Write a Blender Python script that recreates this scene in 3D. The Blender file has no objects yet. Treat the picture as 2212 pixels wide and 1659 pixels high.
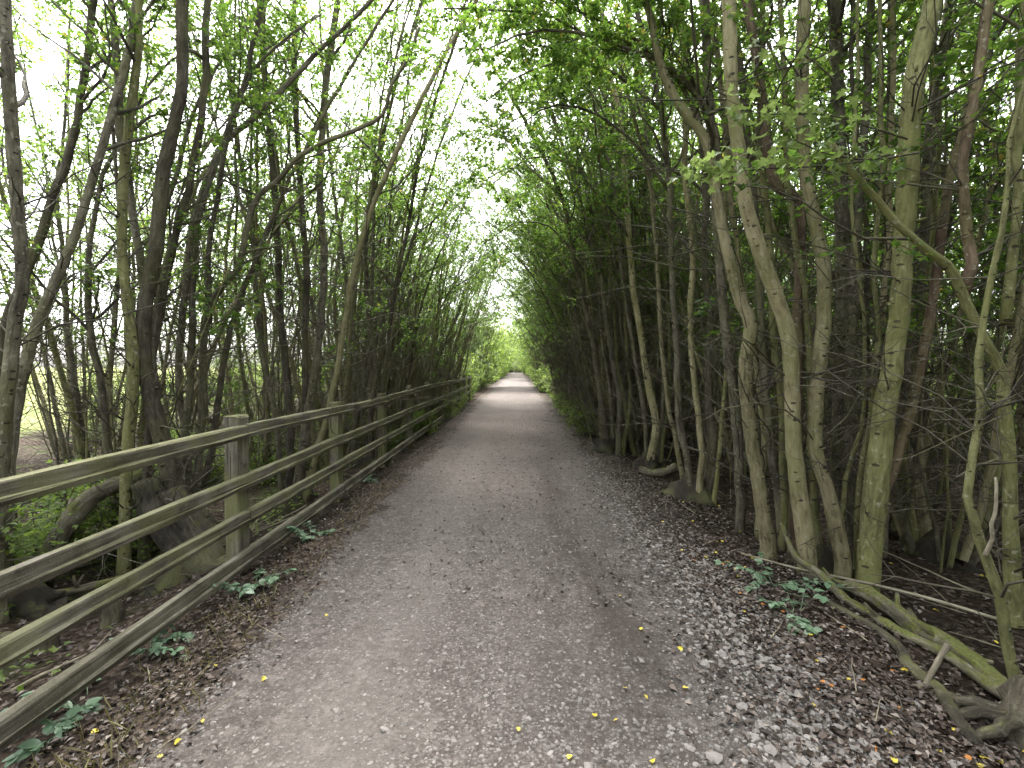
import bpy, math, random
import numpy as np
from mathutils import Vector, Matrix, Euler

# ------------------------------------------------------------------ camera, sky, sun, exposure
sc = bpy.context.scene
COL = sc.collection
CAM_H, FPX = 1.6, 470.0                      # eye height (m), focal length in pixels of a 1024 px wide frame
cd = bpy.data.cameras.new('camera'); cam = bpy.data.objects.new('camera', cd); COL.objects.link(cam)
cd.sensor_width = 36.0; cd.lens = 36.0 * FPX / 1024.0
cd.clip_start = 0.05; cd.clip_end = 1500
cam.location = (0, 0, CAM_H)
cam.rotation_euler = (math.radians(90 - 2.2), 0, math.radians(0.5))
sc.camera = cam

SUN_EL, SUN_AZ = 62.0, -12.0                 # azimuth measured from +Y (ahead) towards +X
w = bpy.data.worlds.new('World'); sc.world = w; w.use_nodes = True
wn, wl = w.node_tree.nodes, w.node_tree.links
bg = wn['Background']
sky = wn.new('ShaderNodeTexSky'); sky.sky_type = 'NISHITA'; sky.sun_disc = False
sky.sun_elevation = math.radians(SUN_EL); sky.sun_rotation = math.radians(SUN_AZ)
sky.dust_density = 4.0; sky.air_density = 1.0
hs = wn.new('ShaderNodeHueSaturation'); hs.inputs['Saturation'].default_value = 0.22
wl.new(sky.outputs[0], hs.inputs['Color']); wl.new(hs.outputs[0], bg.inputs['Color'])
bg.inputs['Strength'].default_value = 0.15
sd = bpy.data.lights.new('sun', 'SUN'); sd.energy = 1.5; sd.angle = math.radians(14); sd.color = (1.0, 0.95, 0.86)
sun = bpy.data.objects.new('sun', sd); COL.objects.link(sun)
_el, _az = math.radians(SUN_EL), math.radians(SUN_AZ)
_d = Vector((math.sin(_az) * math.cos(_el), math.cos(_az) * math.cos(_el), math.sin(_el)))
sun.rotation_euler = _d.to_track_quat('Z', 'Y').to_euler(); sun.location = (0, 0, 30)

vs = sc.view_settings
vs.view_transform = 'Standard'; vs.look = 'None'; vs.gamma = 1.0; vs.exposure = 3.05
sc.render.engine = 'CYCLES'
cy = sc.cycles
cy.use_denoising = True
cy.max_bounces = 6; cy.diffuse_bounces = 3; cy.glossy_bounces = 2; cy.transmission_bounces = 4; cy.transparent_max_bounces = 4
cy.caustics_reflective = False; cy.caustics_refractive = False

# ------------------------------------------------------------------ helpers
RNG = np.random.default_rng(11)
K = 1024.0 / 2212.0
bpy.context.view_layer.update()
CM = np.array(cam.matrix_world)

def P(px, py, D):
    """point at depth D (world Y) seen at pixel (px,py) of the 2212x1659 view of the photograph"""
    v = np.array([(px * K - 512.0) / FPX, -(py * K - 384.0) / FPX, -1.0])
    v = CM[:3, :3] @ v
    return CM[:3, 3] + v * (D / v[1])

def PS(seq, d0, d1=None):
    d1 = d0 if d1 is None else d1
    n = len(seq)
    return np.array([P(a, b, d0 + (d1 - d0) * i / max(1, n - 1)) for i, (a, b) in enumerate(seq)])

def sstep(a, b, x):
    t = np.clip((x - a) / (b - a), 0, 1); return t * t * (3 - 2 * t)

def gz(x, y):
    x = np.asarray(x, float); y = np.asarray(y, float)
    z = 0.03 * (1 - np.clip(np.abs(x) / 1.7, 0, 1) ** 2)
    z = z - 0.30 * sstep(-2.0, -3.4, x) - 0.14 * sstep(1.85, 2.7, x)
    r = sstep(1.6, 2.6, np.abs(x))
    z = z + r * (0.05 * np.sin(x * 1.7 + y * 0.9) + 0.04 * np.sin(x * 0.6 - y * 1.3 + 1.0) + 0.025 * np.sin(3.1 * x + 2.3 * y))
    z = z + 0.008 * np.sin(y * 2.1 + x * 1.3) + 0.006 * np.sin(y * 0.7 - x * 2.6)
    return z

def unit(v):
    return v / max(1e-9, np.linalg.norm(v))

class Acc:
    """collects vertices and faces of one mesh"""
    def __init__(s): s.v, s.q, s.t, s.n, s.uq, s.ut = [], [], [], 0, [], []
    def add(s, v, quads=None, tris=None, uq=None):
        s.v.append(np.asarray(v, np.float32))
        if quads is not None and len(quads): 
            s.q.append(np.asarray(quads) + s.n); s.uq.append(uq if uq is not None else np.zeros((len(quads), 4, 2)))
        if tris is not None and len(tris): s.t.append(np.asarray(tris) + s.n)
        s.n += len(v)
    def mesh(s, name, mat, smooth=True, uv=False):
        me = bpy.data.meshes.new(name)
        v = np.concatenate(s.v) if s.v else np.zeros((0, 3))
        q = np.concatenate(s.q) if s.q else np.zeros((0, 4), int)
        t = np.concatenate(s.t) if s.t else np.zeros((0, 3), int)
        me.vertices.add(len(v)); me.vertices.foreach_set('co', v.astype(np.float32).ravel())
        nl = q.size + t.size
        me.loops.add(nl); me.loops.foreach_set('vertex_index', np.concatenate([q.ravel(), t.ravel()]).astype(np.int32))
        npol = len(q) + len(t)
        me.polygons.add(npol)
        tot = np.concatenate([np.full(len(q), 4), np.full(len(t), 3)]).astype(np.int32)
        st = np.concatenate([[0], np.cumsum(tot)[:-1]]).astype(np.int32) if npol else np.zeros(0, np.int32)
        me.polygons.foreach_set('loop_start', st); me.polygons.foreach_set('loop_total', tot)
        me.polygons.foreach_set('use_smooth', np.full(npol, smooth, dtype=bool))
        if uv and len(q):
            l = me.uv_layers.new(name='UVMap')
            u = np.concatenate([np.concatenate(s.uq).reshape(-1, 2), np.zeros((t.size, 2))])
            l.data.foreach_set('uv', u.astype(np.float32).ravel())
        me.update(calc_edges=True); me.validate()
        me.materials.append(mat)
        return me

def link(name, me, parent=None, **props):
    o = bpy.data.objects.new(name, me); COL.objects.link(o)
    if parent is not None: o.parent = parent
    for k, val in props.items(): o[k] = val
    return o

def thing(name, label, cat, loc=(0, 0, 0), group=None, rotz=0.0, scale=1.0):
    o = link(name, None, None, label=label, category=cat)
    if group: o['group'] = group
    o.location = loc; o.rotation_euler = (0, 0, rotz); o.scale = (scale,) * 3
    o.empty_display_size = 0.2
    return o

def resample(p, n):
    """Catmull-Rom through control points, n points"""
    p = np.asarray(p, float)
    if len(p) == 2:
        t = np.linspace(0, 1, n)[:, None]; return p[0] * (1 - t) + p[1] * t
    q = np.vstack([2 * p[0] - p[1], p, 2 * p[-1] - p[-2]])
    L = np.concatenate([[0], np.cumsum(np.linalg.norm(np.diff(p, axis=0), axis=1))])
    s = np.linspace(0, L[-1], n)
    i = np.clip(np.searchsorted(L, s, side='right') - 1, 0, len(p) - 2)
    t = ((s - L[i]) / np.maximum(1e-9, L[i + 1] - L[i]))[:, None]
    a, b, c, d = q[i], q[i + 1], q[i + 2], q[i + 3]
    return 0.5 * (2 * b + (c - a) * t + (2 * a - 5 * b + 4 * c - d) * t * t + (3 * b - 3 * c + d - a) * t ** 3)

def tube(acc, p, r, sides=6, lump=0.0, rng=RNG, cap=False):
    p = np.asarray(p, float); n = len(p)
    r = np.broadcast_to(np.asarray(r, float), (n,))
    tg = np.empty_like(p); tg[1:-1] = p[2:] - p[:-2]; tg[0] = p[1] - p[0]; tg[-1] = p[-1] - p[-2]
    tg /= np.maximum(1e-9, np.linalg.norm(tg, axis=1))[:, None]
    ref = np.array([0.0, 1.0, 0.0]) if abs(tg[:, 1]).max() < 0.92 else (np.array([1.0, 0, 0]) if abs(tg[:, 0]).max() < 0.92 else np.array([0.31, 0.2, 0.93]))
    u = np.cross(ref, tg); u /= np.maximum(1e-6, np.linalg.norm(u, axis=1))[:, None]
    w_ = np.cross(tg, u)
    a = np.arange(sides) * 2 * math.pi / sides
    rr = r[:, None] * np.ones(sides)[None]
    if lump: 
        rr = rr * (1 + lump * rng.standard_normal((n, sides)))
        ph = rng.uniform(0, 6.28, 3); ii = np.arange(n)[:, None]
        rr = rr * (1 + 1.2 * lump * np.sin(a * 2 + ph[0] + ii * 0.15) + 0.8 * lump * np.sin(a * 3 + ph[1] - ii * .1))
    v = p[:, None] + rr[..., None] * (np.cos(a)[None, :, None] * u[:, None] + np.sin(a)[None, :, None] * w_[:, None])
    k = np.arange(n - 1)[:, None] * sides; j = np.arange(sides)[None]; j2 = (j + 1) % sides
    q = np.stack([k + j, k + j2, k + sides + j2, k + sides + j], -1).reshape(-1, 4)
    L = np.concatenate([[0], np.cumsum(np.linalg.norm(np.diff(p, axis=0), axis=1))])
    rm = max(0.004, float(r.mean())) * 2 * math.pi
    off = rng.uniform(0, 40)
    U0 = np.broadcast_to((j / sides) * rm, (n - 1, sides)); U1 = np.broadcast_to(((j + 1) / sides) * rm, (n - 1, sides))
    V0 = np.broadcast_to(L[:-1, None], (n - 1, sides)) + off; V1 = np.broadcast_to(L[1:, None], (n - 1, sides)) + off
    uv = np.stack([np.stack([U0, V0], -1), np.stack([U1, V0], -1), np.stack([U1, V1], -1), np.stack([U0, V1], -1)], 2).reshape(-1, 4, 2)
    v = v.reshape(-1, 3); tris = None
    if cap:
        v = np.vstack([v, p[0:1], p[-1:]]); c0, c1 = n * sides, n * sides + 1
        jj = np.arange(sides); b = (n - 1) * sides
        tris = np.concatenate([np.stack([np.full(sides, c0), (jj + 1) % sides, jj], 1), np.stack([np.full(sides, c1), b + jj, b + (jj + 1) % sides], 1)])
    acc.add(v, q, tris, uv)

LEAF6 = np.array([[0, 0, 0], [.46, .40, .07], [.17, .56, .02], [0, 1, -.10], [-.17, .56, .02], [-.46, .40, .07]], float)
T6 = np.array([[0, 1, 2], [0, 2, 3], [0, 3, 4], [0, 4, 5]])
LEAF4 = np.array([[0, 0, 0], [.36, .48, .06], [0, 1, -.08], [-.36, .48, .06]], float)
T4 = np.array([[0, 1, 2], [0, 2, 3]])

def leaves(acc, pos, dirs, nrm, size, shape=LEAF6, tri=T6):
    """batch of leaves: base point, growing direction, face normal, length"""
    pos = np.asarray(pos); y = dirs / np.maximum(1e-9, np.linalg.norm(dirs, axis=1))[:, None]
    x = np.cross(y, nrm); x /= np.maximum(1e-9, np.linalg.norm(x, axis=1))[:, None]
    z = np.cross(x, y)
    s = np.broadcast_to(np.asarray(size, float), (len(pos),))[:, None, None]
    v = pos[:, None] + s * (shape[None, :, 0:1] * x[:, None] + shape[None, :, 1:2] * y[:, None] + shape[None, :, 2:3] * z[:, None])
    m = len(shape)
    t = (np.arange(len(pos))[:, None, None] * m + tri[None]).reshape(-1, 3)
    acc.add(v.reshape(-1, 3), tris=t)

# ------------------------------------------------------------------ materials
def newmat(name):
    m = bpy.data.materials.new(name); m.use_nodes = True
    nt = m.node_tree; b = nt.nodes['Principled BSDF']
    return m, nt, nt.nodes, nt.links, b

def ramp(n, stops, interp='LINEAR'):
    r = n.new('ShaderNodeValToRGB'); e = r.color_ramp.elements; r.color_ramp.interpolation = interp
    while len(e) < len(stops): e.new(0.5)
    for el, (p, c) in zip(e, stops): el.position = p; el.color = (*c, 1) if len(c) == 3 else c
    return r

def noise(n, l, vec, scale, detail=4, rough=0.6, dist=0.0):
    t = n.new('ShaderNodeTexNoise'); t.inputs['Scale'].default_value = scale; t.inputs['Detail'].default_value = detail
    t.inputs['Roughness'].default_value = rough; t.inputs['Distortion'].default_value = dist
    if vec is not None: l.new(vec, t.inputs['Vector'])
    return t

def mixc(n, l, fac, a, b, mode='MIX'):
    m = n.new('ShaderNodeMix'); m.data_type = 'RGBA'; m.blend_type = mode
    if isinstance(fac, (int, float)): m.inputs[0].default_value = fac
    else: l.new(fac, m.inputs[0])
    for s, x in ((6, a), (7, b)):
        if isinstance(x, tuple): m.inputs[s].default_value = (*x, 1)
        else: l.new(x, m.inputs[s])
    return m.outputs[2]

def mathn(n, l, op, a, b=0.0, clamp=False):
    m = n.new('ShaderNodeMath'); m.operation = op; m.use_clamp = clamp
    for s, x in ((0, a), (1, b)):
        if isinstance(x, (int, float)): m.inputs[s].default_value = x
        else: l.new(x, m.inputs[s])
    return m.outputs[0]

def mrange(n, l, v, a, b, c=0.0, d=1.0, smooth=True):
    m = n.new('ShaderNodeMapRange'); m.interpolation_type = 'SMOOTHSTEP' if smooth else 'LINEAR'
    l.new(v, m.inputs[0])
    for i, x in enumerate((a, b, c, d)): m.inputs[i + 1].default_value = x
    return m.outputs[0]

def bump(n, l, h, b, strength=0.5, dist=0.01):
    u = n.new('ShaderNodeBump'); u.inputs['Strength'].default_value = strength; u.inputs['Distance'].default_value = dist
    l.new(h, u.inputs['Height']); l.new(u.outputs[0], b.inputs['Normal']); return u

def bark(name, c_dark, c_mid, c_pale, algae=0.35, moss=0.0, scars=1.0, lichen=0.45):
    m, nt, n, l, b = newmat(name)
    tc = n.new('ShaderNodeTexCoord'); uvm = tc.outputs['UV']; ob = tc.outputs['Object']
    big = noise(n, l, ob, 3.0, 4, 0.6)
    mp = n.new('ShaderNodeMapping'); mp.inputs['Scale'].default_value = (38, 7, 1); l.new(uvm, mp.inputs['Vector'])
    gr = noise(n, l, mp.outputs[0], 1.0, 5, 0.65, 0.4)
    fi = noise(n, l, ob, 60.0, 3, 0.6)
    col = ramp(n, [(0.36, c_dark), (0.48, c_mid), (0.62, c_pale)])
    mx = mathn(n, l, 'ADD', mathn(n, l, 'MULTIPLY', gr.outputs[0], 0.55), mathn(n, l, 'MULTIPLY', big.outputs[0], 0.45))
    l.new(mx, col.inputs[0]); c = col.outputs[0]
    al = noise(n, l, ob, 1.7, 3, 0.55); c = mixc(n, l, mathn(n, l, 'MULTIPLY', mrange(n, l, al.outputs[0], 0.42, 0.66), algae), c, (0.15, 0.155, 0.055))
    # pale lichen spots
    li = noise(n, l, ob, 26.0, 2, 0.5); c = mixc(n, l, mathn(n, l, 'MULTIPLY', mrange(n, l, li.outputs[0], 0.63, 0.70), lichen), c, (0.34, 0.33, 0.26))
    h = mathn(n, l, 'ADD', mathn(n, l, 'MULTIPLY', gr.outputs[0], 1.0), mathn(n, l, 'MULTIPLY', fi.outputs[0], 0.5))
    if scars:
        ms = n.new('ShaderNodeMapping'); ms.inputs['Scale'].default_value = (8, 15, 1); l.new(uvm, ms.inputs['Vector'])
        dn = noise(n, l, uvm, 30, 2, 0.5); 
        wv = n.new('ShaderNodeVectorMath'); wv.operation = 'ADD'; l.new(ms.outputs[0], wv.inputs[0])
        sc_ = n.new('ShaderNodeVectorMath'); sc_.operation = 'SCALE'; sc_.inputs['Scale'].default_value = 0.16; l.new(dn.outputs['Color'], sc_.inputs[0]); l.new(sc_.outputs[0], wv.inputs[1])
        vo = n.new('ShaderNodeTexVoronoi'); vo.voronoi_dimensions = '2D'; vo.inputs['Scale'].default_value = 1.0; l.new(wv.outputs[0], vo.inputs['Vector'])
        vo.inputs['Randomness'].default_value = 0.95
        sx = n.new('ShaderNodeSeparateColor'); l.new(vo.outputs['Color'], sx.inputs[0])
        rad = mathn(n, l, 'MULTIPLY', mrange(n, l, sx.outputs[0], 0.5, 1.0, 0.0, 0.17, False), 1.0)
        ma = mrange(n, l, mathn(n, l, 'SUBTRACT', vo.outputs['Distance'], rad), -0.05, 0.03, 1.0, 0.0)
        c = mixc(n, l, mathn(n, l, 'MULTIPLY', ma, 0.85 * scars), c, (0.022, 0.019, 0.015))
        h = mathn(n, l, 'SUBTRACT', h, mathn(n, l, 'MULTIPLY', ma, 0.9))
    if moss:
        ge = n.new('ShaderNodeNewGeometry'); sp = n.new('ShaderNodeSeparateXYZ'); l.new(ge.outputs['Normal'], sp.inputs[0])
        mn = noise(n, l, ob, 7, 5, 0.7)
        f = mrange(n, l, mathn(n, l, 'ADD', mathn(n, l, 'MULTIPLY', sp.outputs[2], 0.14), mn.outputs[0]), 0.64 - 0.1 * moss, 0.72 - 0.1 * moss)
        mc = ramp(n, [(0.3, (0.05, 0.065, 0.012)), (0.7, (0.17, 0.19, 0.025))]); l.new(fi.outputs[0], mc.inputs[0])
        c = mixc(n, l, mathn(n, l, 'MULTIPLY', f, min(1.0, moss)), c, mc.outputs[0])
    oi = n.new('ShaderNodeObjectInfo'); hv = n.new('ShaderNodeHueSaturation'); l.new(c, hv.inputs['Color'])
    l.new(mrange(n, l, oi.outputs['Random'], 0, 1, 0.72, 1.2, False), hv.inputs['Value'])
    l.new(hv.outputs[0], b.inputs['Base Color']); b.inputs['Roughness'].default_value = 0.85; b.inputs['Specular IOR Level'].default_value = 0.25
    bump(n, l, h, b, 0.9, 0.016)
    return m

M_BARK = bark('bark_grey_brown', (0.03, 0.026, 0.019), (0.088, 0.077, 0.056), (0.18, 0.162, 0.118), 0.35)
M_BARKP = bark('bark_pale_olive', (0.075, 0.062, 0.034), (0.205, 0.178, 0.10), (0.32, 0.285, 0.175), 0.5, 0.0, 1.0)
M_BARKG = bark('bark_green_algae', (0.05, 0.048, 0.022), (0.12, 0.118, 0.05), (0.21, 0.205, 0.095), 0.7, 0.0, 0.9)
M_BARKR = bark('bark_red_brown', (0.04, 0.026, 0.018), (0.10, 0.068, 0.046), (0.18, 0.135, 0.09), 0.4, 0.0, 0.4)
M_BARKD = bark('bark_dark_rough', (0.02, 0.017, 0.013), (0.06, 0.05, 0.036), (0.13, 0.115, 0.085), 0.3, 0.25, 0.0, 0.12)
M_STOOL = bark('bark_root_stool', (0.012, 0.010, 0.008), (0.04, 0.034, 0.025), (0.085, 0.075, 0.055), 0.3, 0.22, 0.0, 0.05)
M_MOSS = bark('bark_mossy', (0.05, 0.042, 0.03), (0.13, 0.115, 0.08), (0.24, 0.21, 0.16), 0.3, 0.7, 0.0)
M_TWIG = bark('bark_twig', (0.03, 0.026, 0.02), (0.08, 0.07, 0.054), (0.17, 0.155, 0.12), 0.3, 0.0, 0.0)
M_STICK = bark('dead_wood', (0.10, 0.085, 0.06), (0.22, 0.19, 0.14), (0.38, 0.34, 0.26), 0.15, 0.0, 0.0)

def leafmat(name, stops, transl=0.5, gloss=0.35):
    m, nt, n, l, b = newmat(name)
    ge = n.new('ShaderNodeNewGeometry'); r = ramp(n, stops); l.new(ge.outputs['Random Per Island'], r.inputs[0])
    oi = n.new('ShaderNodeObjectInfo'); hv = n.new('ShaderNodeHueSaturation'); l.new(r.outputs[0], hv.inputs['Color'])
    l.new(mrange(n, l, oi.outputs['Random'], 0, 1, 0.8, 1.2, False), hv.inputs['Value'])
    l.new(hv.outputs[0], b.inputs['Base Color']); b.inputs['Roughness'].default_value = 0.45; b.inputs['Specular IOR Level'].default_value = gloss
    if transl:
        t = n.new('ShaderNodeBsdfTranslucent'); mx = n.new('ShaderNodeMixShader'); mx.inputs[0].default_value = transl
        br = n.new('ShaderNodeHueSaturation'); br.inputs['Value'].default_value = 2.3; br.inputs['Saturation'].default_value = 1.05; br.inputs['Hue'].default_value = 0.49
        l.new(hv.outputs[0], br.inputs['Color']); l.new(br.outputs[0], t.inputs['Color'])
        l.new(b.outputs[0], mx.inputs[1]); l.new(t.outputs[0], mx.inputs[2])
        l.new(mx.outputs[0], n['Material Output'].inputs['Surface'])
    return m

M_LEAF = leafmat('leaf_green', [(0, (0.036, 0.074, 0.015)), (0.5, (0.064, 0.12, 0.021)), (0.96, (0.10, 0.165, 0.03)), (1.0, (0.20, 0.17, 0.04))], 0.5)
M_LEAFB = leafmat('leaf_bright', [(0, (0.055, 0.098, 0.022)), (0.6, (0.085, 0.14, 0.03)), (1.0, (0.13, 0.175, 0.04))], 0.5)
M_LEAFF = leafmat('leaf_sunlit_tint', [(0, (0.075, 0.12, 0.025)), (0.6, (0.105, 0.165, 0.033)), (1.0, (0.14, 0.19, 0.045))], 0.55)  # leaf colour lightened to carry the sunlit glow; undergrowth and shrubs share it
M_BRAM = leafmat('bramble_leaf', [(0, (0.06, 0.12, 0.065)), (1.0, (0.12, 0.19, 0.11))], 0.2, 0.6)
M_DEAD = leafmat('dead_leaf', [(0, (0.016, 0.011, 0.008)), (0.45, (0.045, 0.031, 0.024)), (0.7, (0.085, 0.063, 0.053)), (0.9, (0.155, 0.125, 0.108)), (1.0, (0.25, 0.213, 0.187))], 0.0, 0.3)
M_YELLOW = leafmat('yellow_leaf', [(0, (0.55, 0.42, 0.05)), (1.0, (0.62, 0.58, 0.09))], 0.25)
M_ORANGE = leafmat('orange_leaf', [(0, (0.42, 0.14, 0.03)), (1.0, (0.5, 0.26, 0.05))], 0.2)

def litter_color(n, l, pos):
    """leaf-litter soil used by the forest floor and by the path's ragged margins"""
    v = n.new('ShaderNodeTexVoronoi'); v.inputs['Scale'].default_value = 34; l.new(pos, v.inputs['Vector'])
    sp = n.new('ShaderNodeSeparateColor'); l.new(v.outputs['Color'], sp.inputs[0])
    r = ramp(n, [(0, (0.012, 0.009, 0.006)), (0.4, (0.030, 0.021, 0.015)), (0.75, (0.058, 0.042, 0.032)), (1, (0.12, 0.095, 0.076))]); l.new(sp.outputs[0], r.inputs[0])
    big = noise(n, l, pos, 1.3, 4, 0.6)
    c = mixc(n, l, mrange(n, l, big.outputs[0], 0.4, 0.7), r.outputs[0], (0.015, 0.011, 0.008))
    fine = noise(n, l, pos, 90, 3, 0.6)
    return c, mathn(n, l, 'ADD', mathn(n, l, 'MULTIPLY', v.outputs['Distance'], 1.0), mathn(n, l, 'MULTIPLY', fine.outputs[0], 0.6)), big

def mat_ground():
    m, nt, n, l, b = newmat('forest_floor')
    g = n.new('ShaderNodeNewGeometry'); pos = g.outputs['Position']
    c, h, big = litter_color(n, l, pos)
    sx = n.new('ShaderNodeSeparateXYZ'); l.new(pos, sx.inputs[0])
    # left of the fence: green ground growth, then a pale meadow beyond the trees
    gn = noise(n, l, pos, 2.3, 5, 0.65)
    gl = mathn(n, l, 'MULTIPLY', mrange(n, l, sx.outputs[0], -2.6, -3.6, 0, 1), mrange(n, l, gn.outputs[0], 0.5, 0.62))
    c = mixc(n, l, mathn(n, l, 'MULTIPLY', gl, 0.7), c, (0.06, 0.08, 0.025))
    md = mrange(n, l, mathn(n, l, 'ADD', sx.outputs[0], mathn(n, l, 'MULTIPLY', big.outputs[0], 3.0)), -11.0, -13.5, 0, 1)
    me = noise(n, l, pos, 0.4, 4, 0.6); mr = ramp(n, [(0.3, (0.10, 0.14, 0.04)), (0.7, (0.26, 0.25, 0.11))]); l.new(me.outputs[0], mr.inputs[0])
    c = mixc(n, l, md, c, mr.outputs[0])
    l.new(c, b.inputs['Base Color']); b.inputs['Roughness'].default_value = 0.95; b.inputs['Specular IOR Level'].default_value = 0.1
    bump(n, l, h, b, 0.8, 0.03)
    return m

def mat_path():
    m, nt, n, l, b = newmat('gravel_path')
    g = n.new('ShaderNodeNewGeometry'); pos = g.outputs['Position']
    lc, lh, big = litter_color(n, l, pos)
    sx = n.new('ShaderNodeSeparateXYZ'); l.new(pos, sx.inputs[0]); X = sx.outputs[0]; Y = sx.outputs[1]
    # packed grit with embedded stone chips of two sizes
    n1 = noise(n, l, pos, 1.1, 5, 0.6); n2 = noise(n, l, pos, 170, 3, 0.7)
    base = ramp(n, [(0.3, (0.040, 0.033, 0.029)), (0.55, (0.068, 0.058, 0.053)), (0.75, (0.095, 0.084, 0.078))]); l.new(n1.outputs[0], base.inputs[0])
    n3 = noise(n, l, pos, 36, 5, 0.8)
    gc = ramp(n, [(0.38, (0.018, 0.014, 0.012)), (0.5, (0.055, 0.047, 0.043)), (0.62, (0.17, 0.155, 0.146))]); l.new(mathn(n, l, 'ADD', mathn(n, l, 'MULTIPLY', n2.outputs[0], 0.4), mathn(n, l, 'MULTIPLY', n3.outputs[0], 0.6)), gc.inputs[0])
    c = mixc(n, l, 0.6, base.outputs[0], gc.outputs[0])
    hs_ = None
    for scale, rad, cov in ((62, 0.42, 0.45), (30, 0.36, 0.5), (15, 0.25, 0.6)):
        v = n.new('ShaderNodeTexVoronoi'); v.inputs['Scale'].default_value = scale; l.new(pos, v.inputs['Vector'])
        s2 = n.new('ShaderNodeSeparateColor'); l.new(v.outputs['Color'], s2.inputs[0])
        mask = mathn(n, l, 'MULTIPLY', mrange(n, l, v.outputs['Distance'], rad, rad - 0.12), mrange(n, l, s2.outputs[0], cov, cov + 0.05))
        st = ramp(n, [(0, (0.025, 0.021, 0.019)), (0.5, (0.085, 0.076, 0.071)), (1, (0.22, 0.203, 0.192))]); l.new(s2.outputs[1], st.inputs[0])
        c = mixc(n, l, mathn(n, l, 'MULTIPLY', mask, 0.75), c, st.outputs[0])
        hs_ = mask if hs_ is None else mathn(n, l, 'ADD', hs_, mask)
    sp2 = noise(n, l, pos, 10, 4, 0.75); c = mixc(n, l, mrange(n, l, sp2.outputs[0], 0.52, 0.66, 0, 0.28), c, (0.19, 0.17, 0.158)); c = mixc(n, l, mrange(n, l, sp2.outputs[0], 0.47, 0.36, 0, 0.35), c, (0.035, 0.028, 0.025))
    # damp dark wheel line and dirt patches
    mt = n.new('ShaderNodeMapping'); mt.inputs['Scale'].default_value = (3.2, 0.55, 1); l.new(pos, mt.inputs['Vector']); nd = noise(n, l, mt.outputs[0], 1.0, 6, 0.68); wob = mathn(n, l, 'MULTIPLY', mathn(n, l, 'SUBTRACT', n1.outputs[0], 0.5), 0.9)
    tr = mathn(n, l, 'ABSOLUTE', mathn(n, l, 'SUBTRACT', mathn(n, l, 'ADD', X, wob), 0.45))
    dk = mathn(n, l, 'MULTIPLY', mrange(n, l, tr, 0.45, 0.05), mrange(n, l, nd.outputs[0], 0.38, 0.62))
    c = mixc(n, l, mathn(n, l, 'MULTIPLY', dk, 0.65), c, (0.028, 0.022, 0.019))
    t2 = mathn(n, l, 'ABSOLUTE', mathn(n, l, 'ADD', mathn(n, l, 'ADD', X, wob), 0.75)); c = mixc(n, l, mathn(n, l, 'MULTIPLY', mrange(n, l, t2, 0.4, 0.05), 0.35), c, (0.12, 0.108, 0.10))
    sp = noise(n, l, pos, 5.5, 4, 0.7)
    c = mixc(n, l, mathn(n, l, 'MULTIPLY', mrange(n, l, sp.outputs[0], 0.58, 0.72), 0.5), c, (0.032, 0.026, 0.023))
    # farther on the path is browner with fallen leaves
    far = mrange(n, l, Y, 4.0, 16.0, 0, 0.6)
    c = mixc(n, l, far, c, mixc(n, l, n3.outputs[0], (0.02, 0.015, 0.013), (0.15, 0.122, 0.113)))
    # margins
    e1 = noise(n, l, pos, 1.6, 6, 0.7); e2 = noise(n, l, pos, 14, 4, 0.7)
    ew = mathn(n, l, 'ADD', mathn(n, l, 'MULTIPLY', mathn(n, l, 'SUBTRACT', e1.outputs[0], 0.5), 1.1), mathn(n, l, 'MULTIPLY', mathn(n, l, 'SUBTRACT', e2.outputs[0], 0.5), 0.5))
    mr_ = mrange(n, l, mathn(n, l, 'ADD', X, ew), 1.02, 1.5); ml_ = mrange(n, l, mathn(n, l, 'ADD', X, ew), -1.42, -1.62)
    mg = mathn(n, l, 'MAXIMUM', mr_, ml_)
    c = mixc(n, l, mg, c, lc)
    l.new(c, b.inputs['Base Color']); b.inputs['Roughness'].default_value = 0.9; b.inputs['Specular IOR Level'].default_value = 0.2
    h = mathn(n, l, 'ADD', mathn(n, l, 'ADD', mathn(n, l, 'MULTIPLY', hs_, 0.5), mathn(n, l, 'MULTIPLY', n2.outputs[0], 0.35)), mathn(n, l, 'MULTIPLY', lh, 0.3))
    bump(n, l, h, b, 0.7, 0.012)
    return m

def mat_stone(name, stops):
    m, nt, n, l, b = newmat(name)
    g = n.new('ShaderNodeNewGeometry'); r = ramp(n, stops); l.new(g.outputs['Random Per Island'], r.inputs[0])
    ns = noise(n, l, g.outputs['Position'], 160, 4, 0.65)
    c = mixc(n, l, 0.3, r.outputs[0], mixc(n, l, ns.outputs[0], (0.03, 0.025, 0.022), (0.27, 0.25, 0.236)))
    l.new(c, b.inputs['Base Color']); b.inputs['Roughness'].default_value = 0.85
    bump(n, l, ns.outputs[0], b, 0.4, 0.004)
    return m

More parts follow.
